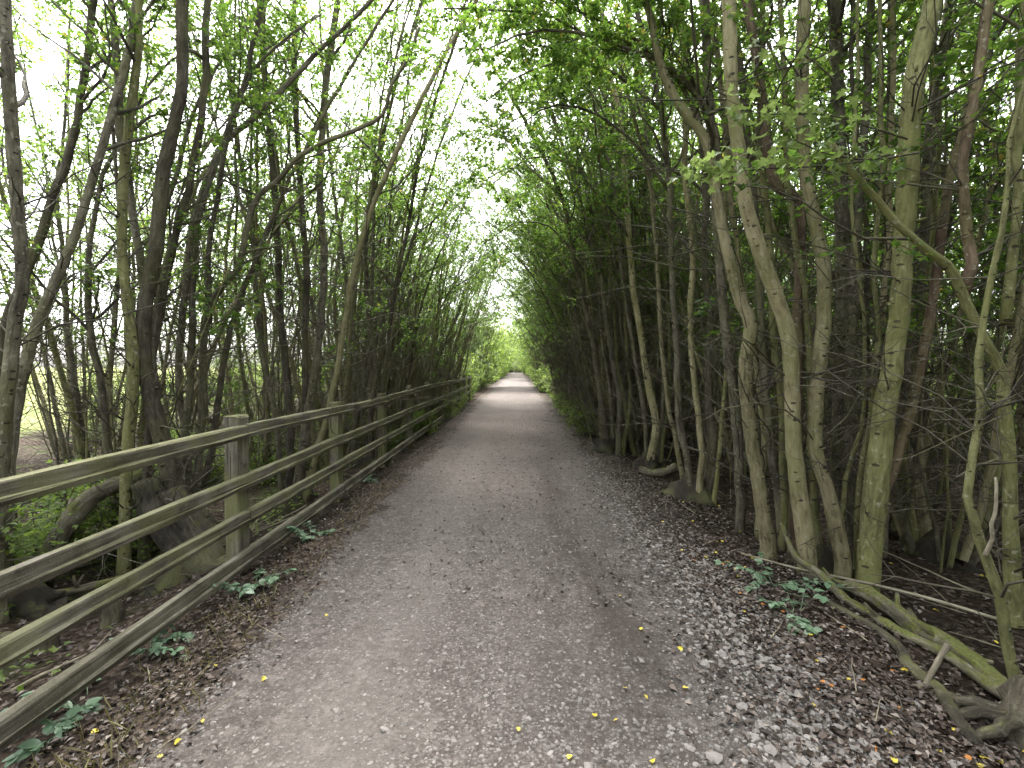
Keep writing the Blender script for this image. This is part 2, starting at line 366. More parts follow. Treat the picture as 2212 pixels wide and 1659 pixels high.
def mat_wood(name='weathered_wood', gs=(55, 2.2, 55), cs=(70, 1.1, 70), green=0.5):
    m, nt, n, l, b = newmat(name)
    tc = n.new('ShaderNodeTexCoord'); ob = tc.outputs['Object']
    oi = n.new('ShaderNodeObjectInfo')
    ad = n.new('ShaderNodeVectorMath'); ad.operation = 'ADD'; l.new(ob, ad.inputs[0])
    cx = n.new('ShaderNodeCombineXYZ'); l.new(mathn(n, l, 'MULTIPLY', oi.outputs['Random'], 37.0), cx.inputs[0]); l.new(cx.outputs[0], ad.inputs[1])
    mp = n.new('ShaderNodeMapping'); mp.inputs['Scale'].default_value = gs; l.new(ad.outputs[0], mp.inputs['Vector'])
    gr = noise(n, l, mp.outputs[0], 1.0, 6, 0.7, 0.6)
    bl = noise(n, l, ad.outputs[0], 4.0, 5, 0.65)
    fi = noise(n, l, ad.outputs[0], 110, 3, 0.7)
    r = ramp(n, [(0.36, (0.04, 0.034, 0.027)), (0.5, (0.13, 0.116, 0.092)), (0.64, (0.25, 0.23, 0.19))])
    l.new(mathn(n, l, 'ADD', mathn(n, l, 'MULTIPLY', gr.outputs[0], 0.6), mathn(n, l, 'MULTIPLY', bl.outputs[0], 0.4)), r.inputs[0])
    # green algae film all over, stronger on top faces and in patches
    ge = n.new('ShaderNodeNewGeometry'); sp = n.new('ShaderNodeSeparateXYZ'); l.new(ge.outputs['Normal'], sp.inputs[0])
    al = noise(n, l, ad.outputs[0], 2.2, 4, 0.6)
    f = mrange(n, l, mathn(n, l, 'ADD', al.outputs[0], mathn(n, l, 'MULTIPLY', sp.outputs[2], 0.12)), 0.42, 0.60)
    c = mixc(n, l, mathn(n, l, 'MULTIPLY', f, green), r.outputs[0], (0.15, 0.155, 0.065))
    c = mixc(n, l, mathn(n, l, 'MULTIPLY', mrange(n, l, fi.outputs[0], 0.58, 0.7), 0.4), c, (0.33, 0.32, 0.25))
    mq = n.new('ShaderNodeMapping'); mq.inputs['Scale'].default_value = cs; l.new(ad.outputs[0], mq.inputs['Vector'])
    ck = noise(n, l, mq.outputs[0], 1.0, 2, 0.5); c = mixc(n, l, mathn(n, l, 'MULTIPLY', mrange(n, l, ck.outputs[0], 0.36, 0.30), 0.85), c, (0.018, 0.015, 0.012))
    dk = noise(n, l, ad.outputs[0], 9.0, 4, 0.7); c = mixc(n, l, mathn(n, l, 'MULTIPLY', mrange(n, l, dk.outputs[0], 0.60, 0.72), 0.6), c, (0.04, 0.034, 0.026))
    l.new(c, b.inputs['Base Color']); b.inputs['Roughness'].default_value = 0.9; b.inputs['Specular IOR Level'].default_value = 0.15
    bump(n, l, mathn(n, l, 'ADD', gr.outputs[0], mathn(n, l, 'MULTIPLY', fi.outputs[0], 0.5)), b, 0.7, 0.008)
    return m

M_GROUND, M_PATH, M_WOOD = mat_ground(), mat_path(), mat_wood()
M_KICK = mat_wood('weathered_kickboard', green=0.12)
M_POST = mat_wood('weathered_post', (60, 60, 2.5), (70, 70, 1.3), 0.8)
M_GRAV = mat_stone('gravel_stone', [(0, (0.03, 0.026, 0.024)), (0.45, (0.085, 0.077, 0.072)), (0.8, (0.135, 0.124, 0.117)), (1, (0.225, 0.208, 0.197))])
M_STONE = mat_stone('pale_stone', [(0, (0.07, 0.06, 0.055)), (0.5, (0.15, 0.134, 0.126)), (1, (0.29, 0.268, 0.255))])

# ------------------------------------------------------------------ ground and path
def sheet(name, xs, ys, mat, dz=0.0, zf=gz):
    X, Y = np.meshgrid(xs, ys); Z = zf(X, Y) + dz
    nx, ny = len(xs), len(ys)
    a = Acc(); i = np.arange(ny - 1)[:, None] * nx + np.arange(nx - 1)[None]
    q = np.stack([i, i + 1, i + nx + 1, i + nx], -1).reshape(-1, 4)
    a.add(np.stack([X, Y, Z], -1).reshape(-1, 3), q)
    return link(name, a.mesh(name, mat), None, kind='structure')

xs = np.unique(np.round(np.concatenate([np.array([-700, -400, -200, -100, -60, -40, -30, -24, -20]), np.arange(-18, -4, 0.6), np.arange(-4, 4.01, 0.1), np.arange(4.4, 16, 0.6), np.array([18, 24, 30, 40, 60, 100, 200, 400, 700])]), 3))
ys = np.unique(np.round(np.concatenate([np.array([-300, -120, -60, -30, -15, -8, -5]), np.arange(-3, 12, 0.12), np.arange(12, 40, 0.4), np.arange(40, 125, 1.5), np.array([130, 150, 200, 300, 500, 900])]), 3))
sheet('ground', xs, ys, M_GROUND, -0.012)
sheet('path', np.linspace(-1.9, 1.85, 46), np.concatenate([np.arange(-4, 12, 0.1), np.arange(12, 118, 0.8)]), M_PATH, 0.0)

# ------------------------------------------------------------------ fence
fence = thing('fence', 'weathered green-grey timber post and rail fence along the gravel path', 'fence', (-2.06, 0, 0))
POSTS = [-0.4, 1.55, 3.55, 5.55, 7.5, 9.4, 11.35, 13.4, 15.4, 17.4, 19.4, 21.4]
rf = np.random.default_rng(5)
def box_post(wx, wy, h):
    """squared post with worn edges and slightly domed, split top"""
    c = 0.008; a = Acc(); rings = []
    prof = [(-wx + c, -wy), (wx - c, -wy), (wx, -wy + c), (wx, wy - c), (wx - c, wy), (-wx + c, wy), (-wx, wy - c), (-wx, -wy + c)]
    zs = np.concatenate([np.linspace(-0.5, h - 0.012, 12), [h]])
    for i, z in enumerate(zs):
        s = 0.93 if i == len(zs) - 1 else 1.0
        for (x, y) in prof: rings.append((x * s + rf.normal(0, .0018), y * s + rf.normal(0, .0018), z + (rf.normal(0, .004) if i >= len(zs) - 2 else 0)))
    n = len(zs); k = np.arange(n - 1)[:, None] * 8; j = np.arange(8)[None]
    q = np.stack([k + j, k + (j + 1) % 8, k + 8 + (j + 1) % 8, k + 8 + j], -1).reshape(-1, 4)
    rings.append((0, 0, h + 0.006)); top = (n - 1) * 8
    t = np.array([[len(rings) - 1, top + i, top + (i + 1) % 8] for i in range(8)])
    a.add(np.array(rings), q, t); return a.mesh('post', M_POST, smooth=False)
for i, y in enumerate(POSTS):
    h = [1.2, 1.2, 1.225, 1.17, 1.16, 1.2, 1.19, 1.2, 1.18, 1.2, 1.19, 1.2][i]
    o = link('post', box_post(0.054, 0.074, h), fence); o.location = (-0.085, y, 0.0); o.rotation_euler = (rf.normal(0, .008), rf.normal(0, .010), rf.normal(0, .02))
RAILZ = [1.092, 0.72, 0.455, 0.135]
def rail(y0, y1, z0, z1, hgt, thick, x0=0.0, x1=0.0, mat=None):
    """cleft rail: flat back, bevelled front with a proud ridge low on the face"""
    n = max(8, int((y1 - y0) / 0.12)); a = Acc()
    prof = np.array([(-thick * .5, -hgt * .5), (thick * .38, -hgt * .5), (thick * .60, -hgt * .24), (thick * .62, -hgt * .19), (thick * .34, -hgt * .13), (thick * .42, hgt * .36), (thick * .34, hgt * .46), (-thick * .46, hgt * .5)])
    m = len(prof); ph = rf.uniform(0, 6.28, 6); V = []
    for i in range(n + 1):
        t = i / n; y = y0 + (y1 - y0) * t; z = z0 + (z1 - z0) * t; x = x0 + (x1 - x0) * t
        sw = 0.003 * math.sin(y * 1.3 + ph[0]) * math.sin(math.pi * t) - 0.004 * math.sin(math.pi * t)
        hh = 1 + 0.03 * math.sin(y * 2.7 + ph[1]) + 0.02 * math.sin(y * 6.1 + ph[2])
        for k, (px, pz) in enumerate(prof):
            j = 0.004 * math.sin(y * 7.3 + ph[3] + k * 2.1) if k in (2, 3, 4) else 0.0
            V.append((x + px + 0.004 * math.sin(y * 3.1 + ph[4] + k) + rf.normal(0, .0006), y, z + sw + pz * hh + j + rf.normal(0, .0006)))
    k = np.arange(n)[:, None] * m; j = np.arange(m)[None]
    q = np.stack([k + j, k + m + j, k + m + (j + 1) % m, k + (j + 1) % m], -1).reshape(-1, 4)
    V = np.array(V); V = np.vstack([V, V[:m].mean(0), V[-m:].mean(0)]); c0, c1, b = len(V) - 2, len(V) - 1, n * m
    t = np.array([[c0, (i), (i + 1) % m] for i in range(m)] + [[c1, b + (i + 1) % m, b + i] for i in range(m)])
    a.add(V, q, t); return a.mesh('rail', mat or M_WOOD, smooth=False)
for r, z in enumerate(RAILZ):
    idx = list(range(0, len(POSTS), 2)) if r % 2 == 0 else [0] + list(range(1, len(POSTS), 2))
    if idx[-1] != len(POSTS) - 1: idx.append(len(POSTS) - 1)
    jz = [z + rf.normal(0, 0.009) for _ in idx]; jz[0] = z
    if r == 3: idx = idx[:-2]
    for s in range(len(idx) - 1):
        hgt = (0.108, 0.105, 0.10, 0.125)[r] * rf.uniform(0.95, 1.06)
        link('rail', rail(POSTS[idx[s]] + 0.006, POSTS[idx[s + 1]] - 0.006, jz[s], jz[s + 1] + rf.normal(0, .006), hgt, 0.048, rf.normal(0, .003), rf.normal(0, .003), M_KICK if r == 3 else None), fence)

# ------------------------------------------------------------------ trees
class Tree:
    """stems, side branches, twigs and leaves of one multi-stemmed tree"""
    def __init__(s, seed, leaf=0.062, shape=LEAF6, tri=T6, dead=1.0, dens=1.0):
        s.r = np.random.default_rng(seed); s.stems = []; s.br = Acc(); s.lp, s.ld, s.ln, s.ls = [], [], [], []
        s.leaf, s.shape, s.tri, s.dead, s.dens = leaf, shape, tri, dead, dens
    def stem(s, p, r0, r1, sides=8, mat=None, lump=0.02, flare=1.35, n=None, name='stem'):
        n = n or max(10, int(np.linalg.norm(np.diff(np.asarray(p), axis=0), axis=1).sum() / (0.10 if sides >= 12 else 0.22)))
        q = resample(p, n); t = np.linspace(0, 1, n)
        q[1:-1] += s.r.normal(0, 0.0022 if sides >= 12 else 0.006, (n - 2, 3))
        r = r0 + (r1 - r0) * t ** 0.85; r = r * (1 + (flare - 1) * np.exp(-t * 22)) * (1 + 0.05 * np.sin(t * 23 + s.r.uniform(0, 6)) + (0.012 if sides >= 12 else 0.035) * s.r.normal(0, 1, n))
        a = Acc(); tube(a, q, r, sides, lump, s.r, cap=True)
        if sides >= 10:
            for _ in range(int(n * .35)):
                k = s.r.integers(2, max(3, int(n * .8))); d = unit(s.r.normal(0, 1, 3) * np.array([1, 1, .4]) + np.array([0, 0, .3])); L = s.r.uniform(.012, .05)
                tube(a, np.array([q[k] + d * r[k] * .7, q[k] + d * (r[k] + L * .5), q[k] + d * (r[k] + L) + s.r.normal(0, .004, 3)]), np.array([.34, .22, .12]) * r[k] * s.r.uniform(.35, .8), 6, 0, s.r, cap=True)
        s.stems.append((name, a, mat or M_BARK)); return q, r
    def twig_leaves(s, q, k):
        r = s.r; n = len(q)
        u = r.uniform(0.15, 1.0, k) ** 0.7 * (n - 1); i = np.minimum(u.astype(int), n - 2); f = (u - i)[:, None]
        p = q[i] * (1 - f) + q[i + 1] * f
        d = q[i + 1] - q[i]; d = d / np.maximum(1e-6, np.linalg.norm(d, axis=1))[:, None]
        out = r.normal(0, 1, (k, 3)); out[:, 2] *= 0.35
        dd = d * 0.5 + out * 0.8; dd[:, 2] -= 0.18
        nn = r.normal(0, 0.55, (k, 3)); nn[:, 2] += 1.0
        p = p + r.normal(0, 0.025, (k, 3))
        s.lp.append(p); s.ld.append(dd); s.ln.append(nn); s.ls.append(s.leaf * r.uniform(0.55, 1.15, k))
    def limb(s, p0, d0, L, r0, seg=6, up=0.25, wig=0.22):
        q = [np.asarray(p0, float)]; d = unit(d0); h = L / seg
        for i in range(seg):
            d = unit(d + s.r.normal(0, wig, 3) + np.array([0, 0, up * 0.3])); q.append(q[-1] + d * h)
        q = np.array(q); tube(s.br, q, r0 * np.linspace(1, 0.28, seg + 1), 5 if r0 > 0.012 else (4 if r0 > 0.006 else 3), 0.0, s.r)
        return q
    def branches(s, q, rad, live0=0.36, per_m=2.3, bias=np.zeros(3), lmin=0.5, lmax=2.1, k=12, tmax=0.99, upward=0.55):
        r = s.r; L = np.linalg.norm(np.diff(q, axis=0), axis=1).sum(); nb = int(L * per_m); n = len(q)
        for t in np.sort(r.uniform(0.06, tmax, nb)):
            f = t * (n - 1); i = min(int(f), n - 2); p = q[i] + (q[i + 1] - q[i]) * (f - i); sd_ = unit(q[i + 1] - q[i]); rr = rad[i]
            a = r.uniform(0, 6.283); h = np.array([math.cos(a), math.sin(a), 0.0]); 
            if t < live0:
                if r.uniform() > 0.95 * s.dead: continue
                for _k in range(s.dtw):
                    a = r.uniform(0, 6.283); h = np.array([math.cos(a), math.sin(a), 0.0])
                    d = h + np.array([0, 0, r.uniform(-0.1, 0.9)]) + 0.2 * sd_
                    b = s.limb(p, d, r.uniform(0.3, 1.7), min(0.008, rr * 0.3), 5, 0.05, 0.22)
                    for _ in range(r.integers(2, 6)):
                        j = r.integers(1, len(b) - 1); s.limb(b[j], b[j + 1] - b[j] + r.normal(0, 0.6, 3) * 0.4, r.uniform(0.15, 0.65), 0.0032, 3, 0.0, 0.3)
                continue
            d = unit(h + bias * 0.6) * (1 - upward * 0.5) + sd_ * upward + np.array([0, 0, 0.12])
            bl = r.uniform(lmin, lmax) * (1.05 - 0.35 * t)
            b = s.limb(p, d, bl, max(0.006, min(0.022, rr * 0.5)), 7, 0.12, 0.16)
            m = max(4, int(bl * 6.0))
            for _ in range(m):
                f2 = r.uniform(0.25, 1.0) * (len(b) - 1); j = min(int(f2), len(b) - 2); pb = b[j] + (b[j + 1] - b[j]) * (f2 - j)
                td = (b[j + 1] - b[j]) / max(1e-6, np.linalg.norm(b[j + 1] - b[j])) * 0.6 + r.normal(0, 0.65, 3) * np.array([1, 1, .6])
                tw = s.limb(pb, td, r.uniform(0.2, 0.65), 0.0042, 4, 0.0, 0.25)
                kk = int(k * s.dens * r.uniform(0.5, 1.4))
                if kk > 0: s.twig_leaves(tw, kk)
    def crown(s):
        a = Acc()
        if s.lp: leaves(a, np.vstack(s.lp), np.vstack(s.ld), np.vstack(s.ln), np.concatenate(s.ls), s.shape, s.tri)
        return a
    def stool(s, c, rad, h):
        """knobbly root stool the stems spring from"""
        n, m = 10, 20; V = []
        for i in range(n):
            t = i / (n - 1); rr = rad * (1.0 - 0.75 * t ** 2) * (1 + 0.35 * (1 - t) ** 4)
            for j in range(m):
                a = 6.283 * j / m; q = rr * (1 + 0.30 * math.sin(3 * a + s.seedph) * (1 - .5 * t) + 0.20 * math.sin(5 * a + 2 * s.seedph + t * 4) + 0.11 * s.r.normal())
                V.append((c[0] + q * math.cos(a), c[1] + q * math.sin(a), c[2] - 0.12 + (h + 0.12) * t + 0.028 * s.r.normal()))
        k = np.arange(n - 1)[:, None] * m; j = np.arange(m)[None]
        q = np.stack([k + j, k + (j + 1) % m, k + m + (j + 1) % m, k + m + j], -1).reshape(-1, 4)
        V.append((c[0], c[1], c[2] + h)); top = (n - 1) * m
        t = np.array([[len(V) - 1, top + i, top + (i + 1) % m] for i in range(m)])
        a = Acc(); a.add(np.array(V), q, t); s.stems.append(('stool', a, M_STOOL))
    seedph = 1.0; dtw = 2
    def meshes(s, leafm=None, off=(0, 0, 0)):
        out = []
        for nm, a, mt in s.stems: out.append((nm, a.mesh(nm, mt, uv=True), None))
        if s.br.n: out.append(('branching', s.br.mesh('branching', M_TWIG), 'stuff'))
        cr = s.crown()
        if cr.n: out.append(('crown', cr.mesh('crown', leafm or M_LEAF, smooth=False), 'stuff'))
        return out

def grow_tree(seed, H, nst, lean, leaf=0.062, shape=LEAF6, tri=T6, dens=1.0, live0=0.38, r0=0.055, per_m=2.3, sides=7, k=12, spread=0.26, whips=6, lmax=2.1):
    T = Tree(seed, leaf, shape, tri, 1.0, dens); r = T.r; T.seedph = r.uniform(0, 6)
    for sidx in range(nst):
        a = 6.283 * (sidx + r.uniform(-.3, .3)) / nst; o = np.array([math.cos(a), math.sin(a), 0]) * r.uniform(0.06, 0.24)
        h = H * r.uniform(0.72, 1.05); d = unit(np.array([math.cos(a) * r.uniform(.05, spread) , math.sin(a) * r.uniform(.05, spread), 1.0]))
        pts = [o + np.array([0, 0, -0.35])]; seg = 9
        ben = lean * r.uniform(0.3, 1.3)
        for i in range(seg):
            t = i / seg
            d = unit(d + r.normal(0, 0.055, 3) + np.array([ben * 0.11 * max(0, t - 0.2), 0, 0.03 if t < .5 else 0]))
            pts.append(pts[-1] + d * h / seg)
        rr = r0 * r.uniform(0.45, 1.15)
        mt = M_BARK if r.uniform() < 0.42 else (M_BARKG if r.uniform() < .5 else M_BARKP)
        q, rad = T.stem(np.array(pts), rr, 0.010, sides, mt, 0.02)
        T.branches(q, rad, live0=live0 + r.uniform(-.08, .08), per_m=per_m, bias=np.array([0.4 * lean, 0, 0]), k=k, lmax=lmax)
    for sidx in range(whips):
        a = r.uniform(0, 6.283); h = H * r.uniform(0.35, 0.8); d = unit(np.array([math.cos(a) * r.uniform(.05, .45), math.sin(a) * r.uniform(.05, .45), 1.0]))
        pts = [np.array([math.cos(a), math.sin(a), 0]) * r.uniform(0.1, 0.5) + np.array([0, 0, -.35])]
        for i in range(7): d = unit(d + r.normal(0, 0.07, 3) + np.array([lean * .02, 0, .03])); pts.append(pts[-1] + d * h / 7)
        q, rad = T.stem(np.array(pts), r.uniform(.010, .022), 0.005, 5, M_BARK if r.uniform() < .6 else M_BARKG, 0.0, name='whip')
        T.branches(q, rad, live0=live0 + .1, per_m=per_m * .8, k=k, lmin=.3, lmax=1.0)
    T.stool((0, 0, 0), r.uniform(0.2, 0.3), r.uniform(0.12, 0.26))
    return T

# --- prototypes: near (fine leaves) and far (coarser leaf clumps)
NEAR = [grow_tree(100 + i, [8.8, 9.4, 8.0, 9.0, 8.4, 9.8][i], [9, 7, 9, 8, 8, 7][i], [1.8, 2.4, 2.0, 1.4, 2.6, 1.8][i], leaf=0.052, k=27, live0=.49, per_m=2.3, r0=.046, spread=.34).meshes() for i in range(6)]
BACK = [grow_tree(200 + i, [9.0, 8.2, 9.6, 8.6][i], [6, 7, 6, 5][i], [0.2, 0.4, 0.0, 0.3][i], leaf=0.078, shape=LEAF4, tri=T4, k=19, per_m=2.3, live0=0.36, r0=.045).meshes() for i in range(4)]
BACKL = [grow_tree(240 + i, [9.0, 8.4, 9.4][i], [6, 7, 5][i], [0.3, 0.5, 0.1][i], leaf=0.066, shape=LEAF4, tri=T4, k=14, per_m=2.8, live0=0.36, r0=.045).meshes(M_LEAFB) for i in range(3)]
ARCH = [grow_tree(260 + i, [9.4, 8.8, 9.0][i], [7, 8, 7][i], [4.2, 5.0, 3.8][i], leaf=0.054, k=26, live0=.48, per_m=2.4, r0=.046, spread=.34).meshes() for i in range(3)]
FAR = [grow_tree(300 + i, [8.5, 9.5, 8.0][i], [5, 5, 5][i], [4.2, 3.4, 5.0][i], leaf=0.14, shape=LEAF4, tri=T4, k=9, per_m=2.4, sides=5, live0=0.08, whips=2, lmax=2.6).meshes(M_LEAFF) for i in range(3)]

def place(proto, loc, rotz, scale, label, group, cat='tree', name='tree'):
    t = thing(name, label, cat, loc, group, rotz, scale)
    for nm, me, kind in proto:
        o = link(nm, me, t)
        if kind: o['kind'] = kind
    return t

pr = np.random.default_rng(77)
def row(x0, y0, y1, step, protos, side, label, group, jx=0.35, skip=None, smin=0.85, smax=1.12, wild=0.5):
    y = y0
    while y < y1:
        yy = y + pr.uniform(-.25, .25) * step
        if not (skip and skip(yy)):
            x = x0 + pr.uniform(-jx, jx)
            rz = (math.pi if side > 0 else 0.0) + pr.normal(0, wild)
            place(protos[pr.integers(len(protos))], (x, yy, float(gz(x, yy))), rz, pr.uniform(smin, smax), label(yy) if callable(label) else label, group)
        y += step * pr.uniform(0.8, 1.2)
gap = lambda y: 22.0 < y < 31.0
ORD = ['first', 'second', 'third', 'fourth', 'fifth', 'sixth', 'seventh', 'eighth', 'ninth', 'tenth']
def by_post(text, far):
    """label that names the fence post a thing stands level with (counted from the first full post)"""
    def f(y):
        i = int(np.argmin([abs(y - p) for p in POSTS[2:]]))
        return (text % (ORD[i] + ' visible fence post')) if y < 22.4 else far
    return f
G = {'RN': (by_post('slender multi-stemmed tree opposite the %s, arching over the path', 'slender arching tree on the unfenced side beyond the sunlit gap'), 'trees lining the unfenced side of the path'),
     'RB': ('slim tree in the dark thicket behind the unfenced path edge', 'trees of the dark thicket'),
     'LN': (by_post('multi-stemmed tree close behind the %s', 'multi-stemmed tree on the fence side past the sunlit gap'), 'trees right behind the fence'),
     'RC': (by_post('slim second-row tree behind the path-edge trees opposite the %s', 'slim second-row tree on the unfenced side beyond the fence end'), 'second-row trees on the unfenced side'),
     'RD': ('dim tree deep at the back of the dark thicket', 'back trees of the dark thicket'),
     'LC': (by_post('thin grey tree in the second row back from the %s', 'thin grey second-row tree beyond the fence end'), 'second-row trees behind the fence'),
     'LD': ('slight tree near the meadow edge at the back of the open wood', 'back trees of the open wood'),
     'LB': ('thin tree in the open wood further behind the timber fence', 'trees of the open wood behind the fence'),
     'RF': ('leafy light-green tree by the distant unfenced path edge beyond the sunlit gap', 'distant trees along the unfenced edge'),
     'LF': ('leafy light-green tree by the distant path edge beyond the end of the fence', 'distant trees beyond the fence end')}
row(2.35, 8.8, 36, 0.9, NEAR + ARCH, 1, *G['RN'], jx=0.25, skip=gap)
row(3.9, 4.2, 36, 1.5, NEAR[2:] + BACK, 1, *G['RC'], skip=lambda y: 23 < y < 29)
row(5.3, 1.0, 38, 1.8, BACK, 1, *G['RB'], jx=0.5)
row(7.3, 2.0, 40, 2.2, BACK, 1, *G['RB'], jx=0.6)
row(10.2, 3.0, 44, 2.9, BACK, 1, *G['RD'], jx=1.0, smax=1.3)
row(13.5, 4.0, 40, 3.2, BACK, 1, *G['RD'], jx=1.0, smax=1.3)
row(16.5, 1.0, 44, 2.6, BACK, 1, *G['RD'], jx=1.2, smax=1.3)
for i, y in enumerate((9.6, 11.4, 13.4, 15.6, 18.0, 20.6)):
    place(ARCH[i % 3], (2.15, y, float(gz(2.15, y))), math.pi + pr.normal(0, .15), pr.uniform(1.0, 1.12), 'strongly arching tree opposite the %s visible fence post' % ORD[(3, 4, 5, 6, 7, 9)[i]], 'strongly arching trees')
row(-2.95, 8.2, 34, 1.3, NEAR, -1, *G['LN'], jx=0.25, skip=gap, wild=0.65)
row(-4.4, 5.2, 36, 2.3, NEAR[3:5] + BACKL, -1, *G['LC'], jx=0.5, skip=gap)
row(-6.6, 2.0, 38, 2.5, BACKL, -1, *G['LB'], jx=0.6)
row(-9.6, 3.0, 42, 3.4, BACKL, -1, *G['LD'], jx=1.0)
row(2.75, 36, 104, 3.2, FAR, 1, *G['RF'], jx=0.4, skip=lambda y: 37 < y < 47)
row(5.0, 38, 104, 6.5, FAR, 1, *G['RF'], jx=0.8)
row(-2.9, 36, 104, 3.3, FAR, -1, *G['LF'], jx=0.4, skip=lambda y: 38 < y < 58)
row(-5.4, 36, 104, 8.0, FAR, -1, *G['LF'], jx=0.8)
for i in range(8): place(FAR[i % 3], (-9 + 2.4 * i, 119 + (i % 3) * 2.0, float(gz(0, 119))), i * 1.7, 1.25, 'dark leafy tree closing off the far end of the path', 'trees at the far end of the path')
row(2.7, -12, -0.9, 1.5, NEAR + ARCH, 1, 'tree of the unfenced row behind the viewpoint, arching over the path', 'trees behind the viewpoint, unfenced side')
row(-3.2, -12, 0.2, 1.7, NEAR + ARCH, -1, 'tree of the fence-side row behind the viewpoint, arching over the path', 'trees behind the viewpoint, fence side')
row(4.8, -12, 0.2, 2.0, BACK, 1, 'thicket tree behind the viewpoint', 'thicket behind the viewpoint')
for i, x in enumerate((-6.0, -3.6, -1.4, 0.6, 2.6, 4.8)):
    place(FAR[i % 3], (x, 112 + (i % 2) * 2.0, float(gz(x, 112))), i * 1.3, 1.1, 'dark leafy tree closing off the far end of the path', 'trees at the far end of the path')

# --- traced foreground trees
def ground_point(p, dx=0.0, dy=0.0):
    return np.array([p[0] + dx, p[1] + dy, float(gz(p[0] + dx, p[1] + dy)) - 0.12])
def extend(p, top, toward):
    """carry a traced stem on above the frame, bending towards the light over the path"""
    p = list(p); d = unit(p[-1] - p[-2])
    while p[-1][2] < top:
        d = unit(d + np.array([toward * 0.10, 0.02, 0.06])); p.append(p[-1] + d * 0.9)
    return np.array(p)

def finish(T, label, base, leafm=None, cat='tree'):
    t = thing('tree', label, cat, tuple(base))
    b = np.array(base)
    for nm, me, kind in T.meshes(leafm):
        co = np.empty(len(me.vertices) * 3, np.float32); me.vertices.foreach_get('co', co)
        me.vertices.foreach_set('co', (co.reshape(-1, 3) - b).astype(np.float32).ravel()); me.update()
        o = link(nm, me, t)
        if kind: o['kind'] = kind
    return t

def traced(T, seq, d0, d1, r0, r1, mat, top=None, toward=0.0, sides=12, live0=0.5, per_m=2.0, k=20, flare=1.1, lump=0.022, ground=True, bias=(0, 0, 0), lmax=1.9):
    p = PS(seq, d0, d1)
    if ground: p = np.vstack([ground_point(p[0]), p])
    if top: p = extend(p, top, toward)
    q, rad = T.stem(p, r0, r1, sides, mat, lump, flare)
    T.branches(q, rad, live0=live0, per_m=per_m, k=k, bias=np.array(bias, float), lmax=lmax)
    return q

# right-hand big clump of pale stems
T = Tree(501, 0.056, dead=1.1); T.seedph = 2.0
traced(T, [(1660, 1178), (1640, 1054), (1618, 907), (1610, 797), (1621, 701), (1599, 649), (1566, 524), (1543, 388), (1520, 295), (1466, 225), (1431, 150), (1400, 20)], 4.0, 4.3, 0.066, 0.02, M_BARKP, 7.0, -0.8, 14, 0.45)
traced(T, [(1742, 1195), (1724, 1054), (1713, 944), (1710, 797), (1702, 723), (1680, 650), (1640, 540), (1609, 427), (1598, 330), (1582, 233), (1578, 116), (1574, 0)], 3.75, 3.7, 0.064, 0.038, M_BARKP, 8.5, -0.5, 16, 0.5)
traced(T, [(1820, 1210), (1791, 1072), (1764, 985), (1761, 907), (1769, 797), (1780, 686), (1778, 576), (1757, 466), (1737, 349), (1733, 233), (1733, 116), (1737, 0)], 3.65, 3.9, 0.056, 0.036, M_BARKP, 8.2, -0.3, 14, 0.5)
traced(T, [(1716, 1150), (1722, 900), (1724, 668), (1726, 446), (1670, 388), (1644, 194), (1617, 30)], 4.1, 4.3, 0.05, 0.03, M_BARKR, 8.0, -0.3, 12, 0.5)
traced(T, [(1876, 1215), (1897, 1017), (1908, 907), (1927, 797), (1941, 686), (1949, 582), (1958, 427), (1966, 272), (1982, 136), (2017, 0)], 3.6, 3.5, 0.078, 0.045, M_BARKG, 8.2, -0.2, 16, 0.5)
traced(T, [(1905, 1080), (1938, 980), (1963, 888), (1985, 797), (2007, 686), (2018, 594), (2050, 400), (2100, 200), (2130, 0)], 3.58, 3.7, 0.036, 0.02, M_BARKR, 6.5, 0.0, 10, 0.5, ground=False)
traced(T, [(1849, 1190), (1857, 1017), (1886, 870), (1897, 723), (1890, 560), (1905, 380), (1900, 100)], 3.75, 3.9, 0.024, 0.012, M_BARKG, 6.0, -0.2, 8, 0.4)
traced(T, [(1815, 1160), (1835, 1000), (1864, 907), (1868, 723), (1857, 613), (1840, 450), (1850, 200)], 3.85, 4.0, 0.018, 0.010, M_BARKG, 5.5, 0, 8, 0.4)
traced(T, [(1806, 1130), (1815, 800), (1822, 600), (1812, 300), (1802, 0)], 4.4, 4.5, 0.066, 0.045, M_BARK, 8.0, -0.2, 12, 0.5)
traced(T, [(1695, 1150), (1690, 900), (1668, 700), (1660, 500), (1640, 250), (1650, 0)], 4.3, 4.5, 0.035, 0.02, M_BARKG, 7.5, -0.2, 10, 0.5)
for sq, d0, r0, mt in (([(1770, 1190), (1752, 1000), (1746, 700), (1704, 400), (1690, 100)], 4.0, .03, M_BARKG), ([(1842, 1190), (1836, 900), (1845, 600), (1868, 300), (1880, 0)], 4.15, .045, M_BARK),
                       ([(1690, 1165), (1672, 1000), (1652, 800), (1640, 600), (1625, 400), (1600, 150)], 4.4, .04, M_BARK), ([(1900, 1180), (1922, 1000), (1955, 800), (1990, 560), (2010, 300), (2050, 0)], 4.3, .05, M_BARK),
                       ([(1860, 1190), (1872, 1000), (1890, 800), (1915, 600), (1925, 300), (1930, 0)], 4.0, .028, M_BARKP), ([(1640, 1150), (1650, 950), (1630, 760), (1590, 520), (1570, 300)], 4.5, .03, M_BARKP)):
    traced(T, sq, d0, d0 + .2, r0, r0 * .55, mt, 7.5, -.3, 10, 0.5)
c = ground_point(P(1790, 1225, 3.85)); T.stool((c[0], c[1] + .1, c[2] + 0.1), 0.34, 0.22)
